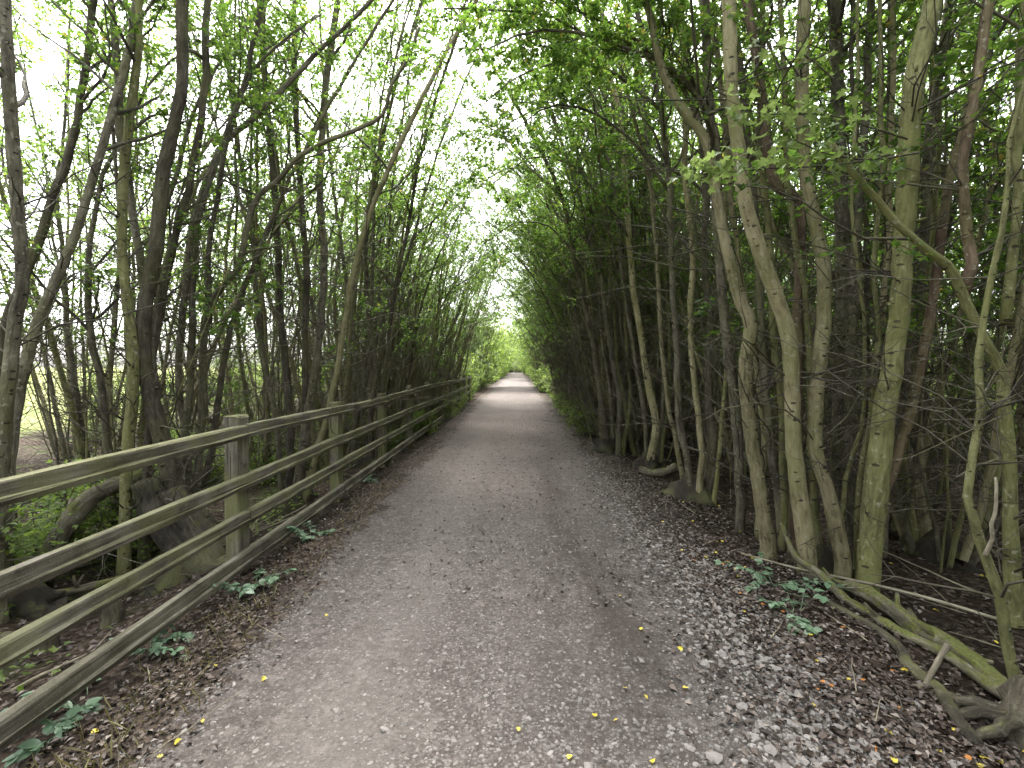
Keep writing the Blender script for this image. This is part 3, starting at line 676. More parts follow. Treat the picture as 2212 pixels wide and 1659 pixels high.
R1 = finish(T, 'big clump of pale scarred stems rising beside the mossy fallen logs', (c[0], c[1], c[2] + .12))

# right limb over the path, springing from a stem behind the clump
T = Tree(507, 0.056); T.seedph = 0.4
q0 = traced(T, [(1600, 1130), (1590, 900), (1560, 640), (1545, 420), (1530, 200), (1520, 0)], 4.6, 4.6, 0.05, 0.035, M_BARK, 8.0, -0.6, 10, 0.45)
for seq, d0, d1, r0 in (([(1552, 470), (1548, 290), (1500, 190), (1424, 132), (1358, 107), (1266, 73), (1160, 66), (1064, 99), (1001, 110)], 4.6, 4.2, 0.03),
                        ([(1540, 330), (1470, 180), (1395, 99), (1340, 59), (1266, 29), (1207, 0), (1120, -60)], 4.6, 4.3, 0.028),
                        ([(1535, 240), (1400, 110), (1290, 85), (1211, 48), (1174, 29), (1101, 24), (957, 18)], 4.6, 4.4, 0.022)):
    q, rad = T.stem(PS(seq, d0, d1), r0, 0.006, 8, M_BARK, 0.015, 1.0, name='limb')
    T.branches(q, rad, live0=0.22, per_m=7.0, k=42, lmin=0.35, lmax=1.1, bias=np.array([-.4, 0, .0]))
c = ground_point(P(1600, 1130, 4.6)); finish(T, 'tree whose dark bent limbs reach out over the middle of the path', (c[0], c[1], c[2] + .12))

# mossy green tree with the elbow bend
T = Tree(502, 0.056); T.seedph = 1.1
traced(T, [(2190, 1300), (2184, 1182), (2180, 1017), (2169, 870), (2160, 797), (2121, 723), (2085, 650), (2058, 585), (2020, 551), (1958, 504), (1908, 446), (1840, 370), (1790, 300)], 3.2, 3.1, 0.05, 0.018, M_BARKG, None, 0, 14, 0.72, 2.4)
q = traced(T, [(2078, 640), (2104, 560), (2085, 450), (2080, 340), (2100, 230), (2130, 90), (2140, -60)], 3.2, 3.3, 0.034, 0.018, M_BARKR, 6.0, -0.2, 10, 0.4, ground=False)
traced(T, [(2172, 700), (2190, 560), (2200, 380), (2205, 200), (2212, 0)], 3.25, 3.4, 0.03, 0.02, M_BARKG, 6.0, -0.2, 10, 0.4, ground=False)
c = ground_point(P(2190, 1300, 3.2)); finish(T, 'green algae-covered tree with an elbow bend beyond the dark corner stump', (c[0], c[1], c[2] + .12))
T = Tree(503, 0.06)
traced(T, [(2200, 1545), (2193, 1476), (2175, 1387), (2154, 1280), (2122, 1191), (2101, 1133), (2094, 1072), (2103, 999), (2118, 907), (2112, 780), (2135, 640), (2170, 480), (2190, 300), (2230, 120)], 2.2, 2.6, 0.028, 0.008, M_BARKG, None, 0, 10, 0.75, 3.0)
traced(T, [(2128, 1200), (2141, 1160), (2148, 1090), (2150, 1030)], 2.27, 2.3, 0.011, 0.006, M_STICK, None, 0, 7, 1.0, 1.0, ground=False, flare=1.0)
c = ground_point(P(2200, 1545, 2.2)); finish(T, 'thin crooked green sapling growing from the dark stump', (c[0], c[1], c[2] + .12))

# clumps further along the unfenced edge
def clump(seed, label, stems, leafm=None, stool=None, limbs=()):
    T = Tree(seed, 0.056, dead=1.1); T.seedph = seed * 0.7
    for s in stems: traced(T, *s[:5], s[5], 8.0, s[6], 10, 0.42, 2.2)
    for seq, d0, d1, r0 in limbs:
        q, rad = T.stem(PS(seq, d0, d1), r0, 0.006, 7, M_BARK, 0.015, 1.0, name='limb')
        T.branches(q, rad, live0=0.25, per_m=6.5, k=42, lmin=0.4, lmax=1.3)
    c = ground_point(P(*stems[0][0][0], stems[0][1])); T.stool((c[0], c[1] + .08, c[2] + .08), stool or 0.28, 0.3)
    return finish(T, label, (c[0], c[1], c[2] + .12), leafm)
clump(511, 'tightly packed brown stems on a dark stool past the pale clump', [
    ([(1500, 1085), (1480, 980), (1465, 880), (1462, 740), (1450, 560), (1445, 380), (1420, 200), (1380, 40)], 5.6, 5.7, .045, .02, M_BARK, -.6),
    ([(1510, 1085), (1515, 960), (1500, 830), (1490, 700), (1496, 560), (1480, 380), (1482, 200), (1470, 0)], 5.5, 5.6, .04, .022, M_BARKP, -.5),
    ([(1530, 1070), (1540, 960), (1530, 840), (1534, 700), (1520, 560), (1525, 400), (1500, 200)], 5.6, 5.7, .05, .025, M_BARK, -.4),
    ([(1478, 1050), (1462, 960), (1440, 860), (1425, 700), (1420, 560), (1400, 380), (1360, 220)], 5.8, 5.9, .03, .015, M_BARKP, -.7),
    ([(1545, 1060), (1560, 900), (1572, 740), (1565, 600), (1570, 400), (1560, 200)], 5.4, 5.4, .025, .015, M_BARKG, -.4),
    ([(1520, 1075), (1535, 920), (1552, 800), (1548, 640), (1562, 480)], 5.7, 5.7, .02, .012, M_BARK, -.2)], limbs=[([(1430, 240), (1330, 160), (1220, 130), (1110, 170), (1040, 230)], 5.7, 5.5, .025), ([(1450, 420), (1360, 300), (1270, 240), (1180, 230), (1090, 300)], 5.7, 5.7, .022)])
clump(512, 'tall pale stem with darker companions bent at the foot past the brown stems', [
    ([(1404, 985), (1418, 918), (1402, 836), (1387, 738), (1376, 673), (1363, 575), (1351, 404), (1340, 257), (1303, 110)], 7.6, 7.5, .062, .03, M_BARKP, -.7),
    ([(1396, 985), (1392, 900), (1376, 800), (1360, 700), (1340, 560), (1325, 400), (1290, 250)], 7.8, 7.8, .04, .02, M_BARK, -.8),
    ([(1420, 985), (1432, 880), (1430, 760), (1418, 600), (1412, 440), (1395, 280)], 7.7, 7.8, .035, .02, M_BARK, -.5),
    ([(1430, 975), (1446, 860), (1444, 700), (1432, 540), (1438, 380)], 8.0, 8.0, .03, .015, M_BARKG, -.3)], limbs=[([(1345, 330), (1270, 250), (1180, 230), (1090, 270), (1020, 330)], 7.5, 7.6, .028), ([(1330, 430), (1240, 360), (1150, 340), (1060, 400)], 7.8, 8.0, .024)])
clump(513, 'dark stems on two knobbly stools where the pale leaf litter is thickest', [
    ([(1312, 965), (1300, 880), (1290, 800), (1270, 690), (1240, 560), (1215, 430), (1170, 330)], 8.7, 8.6, .06, .02, M_BARKD, -1.0),
    ([(1335, 975), (1340, 880), (1325, 790), (1310, 690), (1295, 560), (1270, 420)], 8.4, 8.4, .055, .025, M_BARK, -.8),
    ([(1325, 970), (1318, 850), (1300, 740), (1290, 600), (1262, 470)], 8.8, 8.8, .035, .02, M_BARK, -.8),
    ([(1345, 975), (1362, 860), (1352, 740), (1350, 600), (1345, 440)], 8.5, 8.5, .04, .02, M_BARKG, -.5)], None, 0.34, limbs=[([(1215, 430), (1150, 370), (1080, 370), (1000, 430)], 8.6, 9.0, .03), ([(1270, 600), (1200, 500), (1120, 480), (1040, 530)], 8.6, 9.2, .025)])

# left of the fence
T = Tree(520, 0.056, dead=1.2); T.seedph = 0.9
traced(T, [(430, 1240), (400, 1130), (372, 1040), (345, 930), (325, 850), (309, 762), (314, 652), (331, 579), (345, 459), (353, 368), (375, 276), (393, 184), (393, 92), (395, 0)], 4.3, 4.3, 0.082, 0.026, M_BARKD, 8.0, 0.4, 14, 0.5)
traced(T, [(340, 860), (325, 760), (320, 650), (300, 560), (285, 430), (262, 300), (255, 130), (240, 0)], 4.35, 4.6, 0.042, 0.02, M_BARK, 8.0, 0.2, 10, 0.4, ground=False)
traced(T, [(312, 1120), (318, 1000), (324, 900), (322, 800), (340, 700), (365, 560), (400, 420), (432, 280), (445, 120), (450, 0)], 4.5, 4.7, 0.046, 0.02, M_BARKD, 8.0, 0.4, 10, 0.45)
c = ground_point(P(425, 1245, 4.3)); T.stool((c[0] + .05, c[1] + .05, c[2] + .1), 0.40, 0.42)
for sq, r0, r1 in (([(322, 1040), (345, 1110), (395, 1180), (450, 1222), (505, 1235)], .15, .13), ([(372, 1060), (420, 1140), (455, 1200), (470, 1260)], .11, .12)):
    T.stem(PS(sq, 4.25, 4.05), r0, r1, 16, M_STOOL, .06, 1.0, 26, name='stool')
finish(T, 'thick dark trunk on a bulging root stool behind the first full fence post', (c[0], c[1], c[2] + .12))
T = Tree(521, 0.056, dead=1.2)
traced(T, [(267, 1240), (272, 1100), (275, 980), (285, 880), (288, 780), (280, 700), (272, 620), (265, 551), (265, 404), (280, 260), (300, 100), (300, 0)], 4.15, 4.3, 0.054, 0.022, M_BARKG, 7.5, 0.3, 12, 0.45)
c = ground_point(P(267, 1240, 4.15)); finish(T, 'straight pale green stem standing just before the thick dark trunk', (c[0], c[1], c[2] + .12))
T = Tree(522, 0.056, dead=1.2)
traced(T, [(8, 1160), (22, 983), (37, 873), (62, 762), (92, 671), (129, 586), (160, 512), (195, 404), (228, 294), (254, 202), (279, 110), (294, 0)], 3.5, 4.3, 0.046, 0.02, M_BARK, 7.5, 0.3, 12, 0.45)
traced(T, [(-8, 1160), (2, 1020), (10, 910), (25, 762), (42, 652), (48, 588), (40, 478), (33, 368), (26, 294), (18, 147), (11, 0)], 3.3, 3.3, 0.05, 0.024, M_BARK, 7.5, 0.2, 12, 0.45)
traced(T, [(18, 1000), (-6, 850), (10, 700), (70, 560), (110, 430), (150, 330), (180, 180), (205, 0)], 3.9, 4.6, 0.04, 0.025, M_BARKD, 7.5, 0.3, 10, 0.4)
c = ground_point(P(4, 1160, 3.4)); T.stool((c[0], c[1] + .1, c[2] + .1), 0.24, 0.2)
finish(T, 'pair of pale blotched trunks crossing at the open end of the fence', (c[0], c[1], c[2] + .12))
T = Tree(523, 0.056, dead=1.2); T.seedph = 2.2
q = traced(T, [(420, 1120), (428, 1000), (437, 873), (441, 726), (470, 634), (515, 575), (548, 441), (603, 386), (643, 342), (698, 309), (751, 287), (825, 250), (845, 184), (880, 129), (905, 60)], 5.0, 4.8, 0.05, 0.014, M_BARK, None, 0, 12, 0.5, 3.2, 20, lmax=1.3)
traced(T, [(452, 700), (450, 560), (470, 420), (490, 300), (530, 180), (560, 40)], 5.0, 5.2, 0.03, 0.018, M_BARKD, 7.5, 0.4, 8, 0.4, ground=False)
traced(T, [(425, 1100), (460, 960), (480, 800), (505, 680), (560, 540), (600, 440), (640, 360)], 5.1, 5.4, 0.04, 0.015, M_BARKD, 6.0, 0.6, 10, 0.45)
traced(T, [(415, 1100), (405, 960), (385, 820), (400, 640), (420, 480), (470, 330), (540, 260)], 5.2, 5.4, 0.045, 0.015, M_BARK, 7.0, 0.5, 10, 0.45)
c = ground_point(P(420, 1120, 5.0)); T.stool((c[0], c[1] + .1, c[2] + .08), 0.3, 0.3)
finish(T, 'tree with a long dark bough arching up across the fence towards the path', (c[0], c[1], c[2] + .12))
clump(524, 'upright bundle of grey stems behind the second visible fence post', [
    ([(640, 1075), (655, 960), (672, 850), (690, 720), (700, 560), (690, 400), (700, 220), (720, 60)], 6.0, 6.1, .06, .03, M_BARK, .5),
    ([(625, 1075), (628, 950), (620, 820), (605, 680), (600, 540), (590, 380), (575, 200)], 6.2, 6.3, .055, .03, M_BARKD, .2),
    ([(660, 1075), (690, 960), (715, 860), (740, 730), (760, 600), (800, 460), (850, 340)], 6.0, 6.0, .045, .02, M_BARKP, .8),
    ([(650, 1070), (662, 900), (658, 740), (662, 580), (650, 420), (640, 250)], 6.3, 6.4, .05, .03, M_BARKD, .2),
    ([(610, 1070), (600, 930), (575, 800), (555, 660), (545, 500), (520, 350)], 6.5, 6.6, .04, .02, M_BARK, .1)])
clump(525, 'dark forked stems behind the third visible fence post', [
    ([(806, 985), (800, 900), (812, 800), (798, 700), (790, 560), (800, 420), (830, 280)], 7.6, 7.7, .05, .02, M_BARKD, .6),
    ([(815, 985), (822, 880), (838, 760), (850, 640), (880, 500), (900, 380)], 7.5, 7.5, .035, .02, M_BARKD, .8),
    ([(795, 980), (780, 880), (768, 760), (750, 620), (730, 480)], 7.8, 8.0, .035, .02, M_BARK, .1)])

# ------------------------------------------------------------------ hanging spray of maple leaves on the big pale clump
def maple(seed):
    """five-lobed field maple leaf, slightly cupped"""
    half = [(0, 0), (.30, .02), (.40, .16), (.20, .26), (.50, .44), (.46, .56), (.20, .54), (.14, .84), (0, 1.0)]
    pts = [(x, y) for x, y in half] + [(-x, y) for x, y in half[-2:0:-1]]
    rr = np.random.default_rng(seed); V = np.array([(x, y, 0.22 * abs(x) - 0.18 * y * y + rr.normal(0, .015)) for x, y in pts] + [(0, .38, -.02)])
    n = len(pts); t = np.array([[n, i, (i + 1) % n] for i in range(n)])
    a = Acc(); a.add(V, tris=t); return a.mesh('leaf', M_MAPLE, smooth=False)
M_MAPLE = leafmat('maple_leaf', [(0, (0.085, 0.125, 0.035)), (0.6, (0.12, 0.165, 0.055)), (1.0, (0.17, 0.20, 0.085))], 0.45, 0.6)
MAPLE = [maple(i) for i in range(5)]
ls = np.random.default_rng(31)
base1 = np.array(R1.location)
for seq, d0, d1, nl in (([(1985, 330), (1880, 345), (1780, 330), (1700, 300), (1620, 330), (1550, 355), (1470, 345)], 3.1, 2.8, 85),
                        ([(1960, 300), (1880, 275), (1800, 250), (1720, 245), (1640, 245), (1570, 215)], 3.1, 2.9, 75),
                        ([(1800, 170), (1740, 120), (1680, 100), (1610, 105)], 3.2, 3.0, 24),
                        ([(1940, 330), (1850, 350), (1750, 360), (1650, 365), (1540, 375), (1440, 385)], 3.0, 2.9, 60)):
    p = resample(PS(seq, d0, d1), 20); a = Acc(); tube(a, p - base1, np.linspace(.007, .002, 20), 5)
    tw = link('leaf_twig', a.mesh('leaf_twig', M_TWIG), R1)
    for i in range(nl):
        f = ls.uniform(0.1, 1.0) * 18.9; k = int(f); b = p[k] + (p[k + 1] - p[k]) * (f - k)
        side = ls.choice([-1, 1]); o = link('leaf', MAPLE[ls.integers(5)], tw)
        o.location = b - base1 + np.array([ls.normal(0, .05), ls.normal(0, .07), ls.normal(0, .035)])
        o.rotation_euler = (ls.normal(-0.35, .35), ls.normal(0, .45), ls.uniform(0, 6.28)); o.scale = (ls.uniform(.045, .078),) * 3

# ------------------------------------------------------------------ shrubs and ground plants
def bush(seed, h, rad, n, leafsize, lm, shape=LEAF4, tri=T4):
    T = Tree(seed, leafsize, shape, tri); r = T.r
    for i in range(int(12 * rad + 8)):
        a = r.uniform(0, 6.28); d = np.array([math.cos(a) * r.uniform(.1, .9) * rad / h, math.sin(a) * r.uniform(.1, .9) * rad / h, 1.0])
        b = T.limb((r.normal(0, rad * .15), r.normal(0, rad * .15), -0.06), d, h * r.uniform(.6, 1.1), 0.010 * h ** .5, 7, -0.1, 0.14)
        for _ in range(int(n)):
            j = r.integers(1, len(b) - 1); tw = T.limb(b[j], b[j + 1] - b[j] + r.normal(0, .7, 3) * .3, r.uniform(.15, .45) * min(1.0, h), 0.003, 3, 0, .25)
            T.twig_leaves(tw, 9)
    return T.meshes(lm)
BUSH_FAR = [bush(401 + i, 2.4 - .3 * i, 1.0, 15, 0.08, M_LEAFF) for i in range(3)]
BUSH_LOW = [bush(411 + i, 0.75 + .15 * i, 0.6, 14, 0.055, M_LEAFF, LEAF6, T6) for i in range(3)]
def bushes(protos, spots, label, group, smin=.8, smax=1.2):
    for i, (x, y) in enumerate(spots):
        place(protos[i % len(protos)], (x, y, float(gz(x, y))), pr.uniform(0, 6.28), pr.uniform(smin, smax), label(y) if callable(label) else label, group, 'shrub', 'shrub')
ys_ = lambda a, b, s: np.arange(a, b, s) + pr.uniform(-.3, .3, len(np.arange(a, b, s))) * s
bushes(BUSH_FAR, [(-2.75 + pr.normal(0, .2), y) for y in ys_(22.5, 40, 1.3)], 'leafy light-green shrub swallowing the far end of the fence', 'shrubs around the end of the fence')
bushes(BUSH_FAR, [(-2.4 + pr.normal(0, .3), y) for y in ys_(42, 104, 2.6)], 'pale green shrub on the distant path edge, beyond the fence end', 'distant shrubs on the fence side')
bushes(BUSH_FAR, [(2.25 + pr.normal(0, .25), y) for y in ys_(22, 40, 1.5)], 'bright green shrub beside the sunlit patch, opposite the fence', 'shrubs beside the sunlit patch')
bushes(BUSH_FAR, [(2.35 + pr.normal(0, .3), y) for y in ys_(42, 104, 2.6)], 'blue-green shrub on the distant path edge opposite the fence side', 'distant shrubs on the unfenced side')
bushes(BUSH_LOW, [(1.95 + pr.normal(0, .18), y) for y in ys_(11, 22, .75)], by_post('low leafy green plant at the tree foot opposite the %s', 'low plant'), 'low plants at the foot of the tree row', .6, 1.15)
bushes(BUSH_LOW, [(-2.5 + pr.normal(0, .15), y) for y in ys_(9.5, 22, 1.0)], by_post('low green plant pushing through the rails by the %s', 'low plant'), 'low plants at the fence foot', .6, 1.1)
bushes(BUSH_LOW, [(-3.4 - pr.uniform(0, 3.8), y) for y in ys_(3, 16, .36)], 'low green undergrowth plant on the wood floor behind the fence', 'undergrowth behind the fence', .6, 1.2)
bushes(BUSH_FAR, [(-8.0 - pr.uniform(0, 3.5), y) for y in ys_(3, 40, 2.0)], 'light shrub in the open wood well behind the fence', 'shrubs in the open wood', .6, 1.1)
bushes(BUSH_FAR, [(-13.5 - pr.uniform(0, 4), y) for y in ys_(2, 60, 1.7)], 'pale shrub on the meadow edge beyond the open wood', 'shrubs on the meadow edge', 1.0, 1.5)
bushes(BUSH_FAR, [(8.5 + pr.uniform(0, 8), y) for y in ys_(1.5, 40, .9)], 'dim shrub deep inside the dark thicket', 'shrubs inside the dark thicket', .9, 1.6)
bushes(BUSH_FAR, [(18.5 + pr.uniform(-.6, .6), y) for y in ys_(-6, 44, 1.5)], 'big shrub of the hedge added to block low sky light at the back of the dark thicket', 'added light-blocking hedge at the thicket back', 1.6, 2.3)  # added shrub wall, keeps low sky light out of the thicket

bushes(BUSH_FAR, [(x, 107.5 + 2 * abs(math.sin(x))) for x in (-2.6, -1.7, -0.8, 0.0, 0.9, 1.8, 2.7)], 'dark shrub closing the path at its far end', 'shrubs at the far end of the path', 1.1, 1.5)
# brambles with three-part leaves
def bleaf(seed):
    rr = np.random.default_rng(seed); n = 9; V = []
    for i in range(n + 1):
        t = i / n; wd = 0.36 * math.sin(math.pi * t ** 0.8) * (1.0 if i % 2 else 0.9)
        V += [(-wd, t, .12 * wd - .12 * t * t), (0, t, -.04 - .12 * t * t), (wd, t, .12 * wd - .12 * t * t)]
    q = []
    for i in range(n):
        for k in (0, 1): q.append((3 * i + k, 3 * i + k + 1, 3 * i + k + 4, 3 * i + k + 3))
    a = Acc(); a.add(np.array(V), np.array(q)); return a.mesh('leaf', M_BRAM, smooth=True)
BL = [bleaf(i) for i in range(3)]
bb = np.random.default_rng(9)
def bramble(x, y, nst, ln, label, scale=1.0):
    z = float(gz(x, y)); t = thing('bramble', label, 'bramble', (x, y, z))
    for i in range(nst):
        a = bb.uniform(0, 6.28); d = np.array([math.cos(a), math.sin(a), bb.uniform(.7, 1.9)]); L = ln * bb.uniform(.6, 1.2)
        p = [np.array([bb.normal(0, .03), bb.normal(0, .03), -.03])]; d = unit(d)
        for k in range(6): d = unit(d + np.array([0, 0, -.16]) + bb.normal(0, .08, 3)); p.append(p[-1] + d * L / 6)
        p = np.array(p); p[1:, 2] = np.maximum(p[1:, 2], 0.015)
        ac = Acc(); tube(ac, p, np.linspace(.003, .0014, 7), 4); st = link('cane', ac.mesh('cane', M_BRAM), t)
        for k in (2, 3, 4, 5, 6):
            if bb.uniform() < .2: continue
            az = math.atan2(*(p[k] - p[k - 1])[:2][::-1]) - math.pi / 2 + bb.normal(0, .7)
            for dv in (-1.15, 0, 1.15):
                o = link('leaf', BL[bb.integers(3)], t); s = scale * bb.uniform(.042, .078) * (1.1 if dv == 0 else .85)
                o.location = p[k] + np.array([0, 0, .004]); o.rotation_euler = (bb.normal(-.15, .25), bb.normal(0, .25), az + dv); o.scale = (s,) * 3
def gpt(px, py):
    """ground point under a pixel of the path verge"""
    D = 3.0
    for _ in range(12):
        p = P(px, py, D); D *= (CAM_H - float(gz(p[0], D))) / (CAM_H - p[2])
    return P(px, py, D)[:2]
for (px, py), ns, ln, lb in [((1668, 1262), 6, .48, 'blue-green bramble trailing out beside the pale stem clump'),
                         ((1712, 1325), 5, .34, 'small bramble with a yellow leaf under the fallen log'),
                         ((555, 1262), 5, .26, 'bramble creeping under the bottom rail by the first full post'),
                         ((668, 1158), 4, .24, 'bramble tuft under the bottom rail between the first two visible posts'),
                         ((335, 1398), 4, .28, 'bramble leaning on the bottom rail beside dry grass'),
                         ((160, 1520), 5, .34, 'large-leaved bramble climbing over the bottom rail near its open end'),
                         ((120, 1590), 3, .2, 'tiny bramble on bare soil below the bottom rail'),
                         ((790, 1035), 5, .25, 'bramble tuft in front of the second visible post')]:
    x, y = gpt(px, py); bramble(x, y, ns, ln, lb)

# ------------------------------------------------------------------ fallen wood
def wood(name, label, cat, seq, d0, d1, r, mat, sides=10, lump=.05, group=None, stubs=0):
    p = PS(seq, d0, d1); n = max(8, int(len(seq) * 5)); q = resample(p, n); t = np.linspace(0, 1, n)
    rr = np.interp(t, np.linspace(0, 1, len(r)), r)
    zmin = gz(q[:, 0], q[:, 1]) + rr * 0.5
    q[:, 2] = np.maximum(q[:, 2], zmin)
    b = np.array([q[:, 0].mean(), q[:, 1].mean(), float(gz(q[:, 0].mean(), q[:, 1].mean()))])
    a = Acc(); tube(a, q - b, rr, sides, lump, RNG, cap=True)
    for _ in range(stubs):
        k = RNG.integers(2, n - 2); d = unit(RNG.normal(0, 1, 3) + np.array([0, 0, .6])); s0 = q[k] - b
        tube(a, np.array([s0, s0 + d * (rr[k] + .04), s0 + d * (rr[k] + .09) + RNG.normal(0, .01, 3)]), np.array([rr[k] * .5, rr[k] * .35, rr[k] * .25]), 6, 0, RNG, cap=True)
    o = link(name, a.mesh(name, mat, uv=True), None, label=label, category=cat); o.location = b
    if group: o['group'] = group
    return o
wood('fallen_log', 'slim fallen log, bare at one end and mossy at the other, beside the path', 'log', [(1687, 1130), (1719, 1202), (1765, 1234), (1822, 1291), (1879, 1351), (1940, 1394), (2029, 1426), (2101, 1466), (2168, 1500), (2215, 1540)], 3.9, 2.15, [.018, .024, .027, .03, .033, .034, .03], M_MOSS, 12, .09, stubs=6)
wood('fallen_log', 'thicker flaking mossy log lying behind the slim fallen log', 'log', [(1725, 1240), (1815, 1264), (1879, 1284), (1958, 1341), (2047, 1405), (2118, 1451), (2190, 1500)], 3.75, 2.35, [.03, .038, .045, .05, .045, .04], M_MOSS, 12, .13, stubs=7)
wood('fallen_stick', 'long pale bare pole resting across the fallen logs', 'stick', [(1601, 1195), (1719, 1227), (1869, 1259), (2011, 1294), (2212, 1355), (2330, 1392)], 3.9, 3.0, [.007, .010, .012, .012], M_STICK, 8, .03)
wood('root', 'grey exposed root snaking along the soil under the logs', 'root', [(1758, 1305), (1815, 1355), (1887, 1405), (1940, 1441), (1962, 1487), (2029, 1535), (2060, 1608), (2110, 1680)], 3.3, 1.95, [.02, .026, .03, .034, .03], M_BARKD, 10, .06)
wood('fallen_stick', 'short thick broken stick leaning against the mossy log', 'stick', [(1978, 1540), (2008, 1462), (2047, 1392)], 2.35, 2.45, [.013, .014, .015], M_STICK, 8, .06)
wood('fallen_stick', 'thin dry twig lying on the litter parallel to the grey root', 'stick', [(1740, 1312), (1800, 1380), (1870, 1430), (1920, 1465)], 3.2, 2.55, [.004, .005, .003], M_STICK, 5, .02)
wood('fallen_stick', 'curved thin twig on orange leaves below the dark stump', 'stick', [(1880, 1550), (1950, 1590), (1990, 1640), (2005, 1680)], 2.15, 1.9, [.003, .005, .004], M_STICK, 5, .02)
wood('mossy_log', 'short mossy stump lying at the foot of the tall pale stem', 'log', [(1380, 1012), (1408, 1022), (1440, 1018), (1462, 1006)], 7.0, 6.8, [.05, .07, .06], M_MOSS, 10, .12)
# dark root stump in the bottom corner with roots running out of it
cst = P(2215, 1655, 2.08); bse = np.array([cst[0], cst[1], float(gz(cst[0], cst[1]))]); a = Acc()
q = resample(np.array([(-.03, 0, -.15), (0, 0, .04), (.03, .02, .15), (.07, .05, .22), (.09, .06, .25)]), 14); t = np.linspace(0, 1, 14)
tube(a, q, (.15 - .07 * sstep(0, .8, t)) * np.where(t > .95, .5, np.where(t > .85, .85, 1.0)), 18, .09, RNG, cap=True)
o = link('stump', a.mesh('stump', M_BARKD, uv=True), None, label='low dark weathered stump where the fallen logs end', category='stump'); o.location = bse
for k, (ax, ay, lb) in enumerate(((-.45, -.12, 'dark root reaching from the stump towards the path'), (-.3, .42, 'dark root curling from the stump under the mossy log'), (-.42, .16, 'knotted dark root between the stump and the leaf litter'))):
    q = resample(np.array([(0, 0, .10), (ax * .35, ay * .35, .09), (ax * .7, ay * .7 + .03, .035), (ax, ay, -.02)]), 12) + np.array([-.04, 0, 0]); q[1:-1] += RNG.normal(0, .008, (10, 3))
    a = Acc(); tube(a, q, np.linspace(.036, .012, 12), 9, .12, RNG, cap=True)
    o = link('root', a.mesh('root', M_BARKD, uv=True), None, label=lb, category='root'); o.location = bse
# behind the fence
wood('fallen_log', 'arched mossy fallen trunk behind the rails, by the pale green stem', 'log', [(330, 1010), (285, 1035), (239, 1052), (190, 1080), (147, 1135), (110, 1195), (95, 1260)], 4.6, 3.9, [.05, .07, .08, .075, .07], M_MOSS, 12, .08, stubs=3)
wood('mossy_branch', 'horizontal mossy branch low behind the two lower rails', 'branch', [(-60, 1340), (0, 1320), (87, 1292), (156, 1278), (242, 1254), (300, 1240)], 3.5, 3.9, [.05, .042, .036, .03, .02], M_MOSS, 10, .08, stubs=4)
for px, py, top, D, r, lb in ((114, 1440, 1335, 3.0, .05, 'rotten dark snag beside the horizontal mossy branch'), (238, 1372, 1285, 3.3, .06, 'broad dark cut snag behind the bottom rail'), (20, 1440, 1370, 2.9, .04, 'narrow dark snag at the open end of the fence')):
    p0 = ground_point(P(px, py, D)); p1 = P(px - 6, top, D); n = 9
    q = resample([p0, (p0 + p1) / 2 + RNG.normal(0, .02, 3), p1], n); b = p0 + np.array([0, 0, .12]); a = Acc()
    tube(a, q - b, np.linspace(r * 1.4, r * .9, n), 10, .08, RNG, cap=True)
    o = link('snag', a.mesh('snag', M_BARKD, uv=True), None, label=lb, category='snag'); o.location = b
wood('fallen_stick', 'long bleached stick propped on the bottom rail behind the fence', 'stick', [(28, 1530), (87, 1472), (166, 1440), (242, 1362)], 2.45, 2.85, [.012, .010, .006, .005], M_STICK, 8, .04)
wood('fallen_stick', 'thin forked stick leaning behind the rail between two visible posts', 'stick', [(600, 1180), (660, 1120), (690, 1090)], 4.6, 5.2, [.01, .009, .006], M_STICK, 6, .03)
# scattered loose sticks behind the fence and in the thicket
fs = np.random.default_rng(41)
def loose(x, y, label, group, L, r):
    a = Acc(); th = fs.uniform(0, 3.14); n = 7; t = np.linspace(-.5, .5, n)
    q = np.stack([np.cos(th) * t * L, np.sin(th) * t * L, np.zeros(n)], 1) + fs.normal(0, .012 * L, (n, 3)); z0 = float(gz(x, y))
    q[:, 2] = gz(x + q[:, 0], y + q[:, 1]) - z0 + r + .02 + fs.uniform(0, .06) * (t + .5)
    tube(a, q, r * np.linspace(1, .5, n), 5, .05, fs, cap=True)
    o = link('fallen_stick', a.mesh('fallen_stick', M_STICK if fs.uniform() < .6 else M_TWIG), None, label=label, category='stick', group=group); o.location = (x, y, z0)
for _ in range(46): loose(-2.3 - fs.uniform(0, 2.6) , fs.uniform(2.2, 7.5), 'loose dry stick on the ground behind the fence', 'sticks behind the fence', fs.uniform(.3, 1.1), fs.uniform(.004, .011))
for _ in range(40): loose(2.0 + fs.uniform(0, 2.4), fs.uniform(2.6, 10), 'loose twig on the dark litter under the unfenced trees', 'twigs under the unfenced trees', fs.uniform(.2, .9), fs.uniform(.003, .008))
for _ in range(26): loose(fs.choice([1, -1]) * fs.uniform(1.45, 1.85) + .1, fs.uniform(1.6, 6), 'small twig on the leafy verge of the path', 'twigs on the path verges', fs.uniform(.12, .45), fs.uniform(.002, .0035))

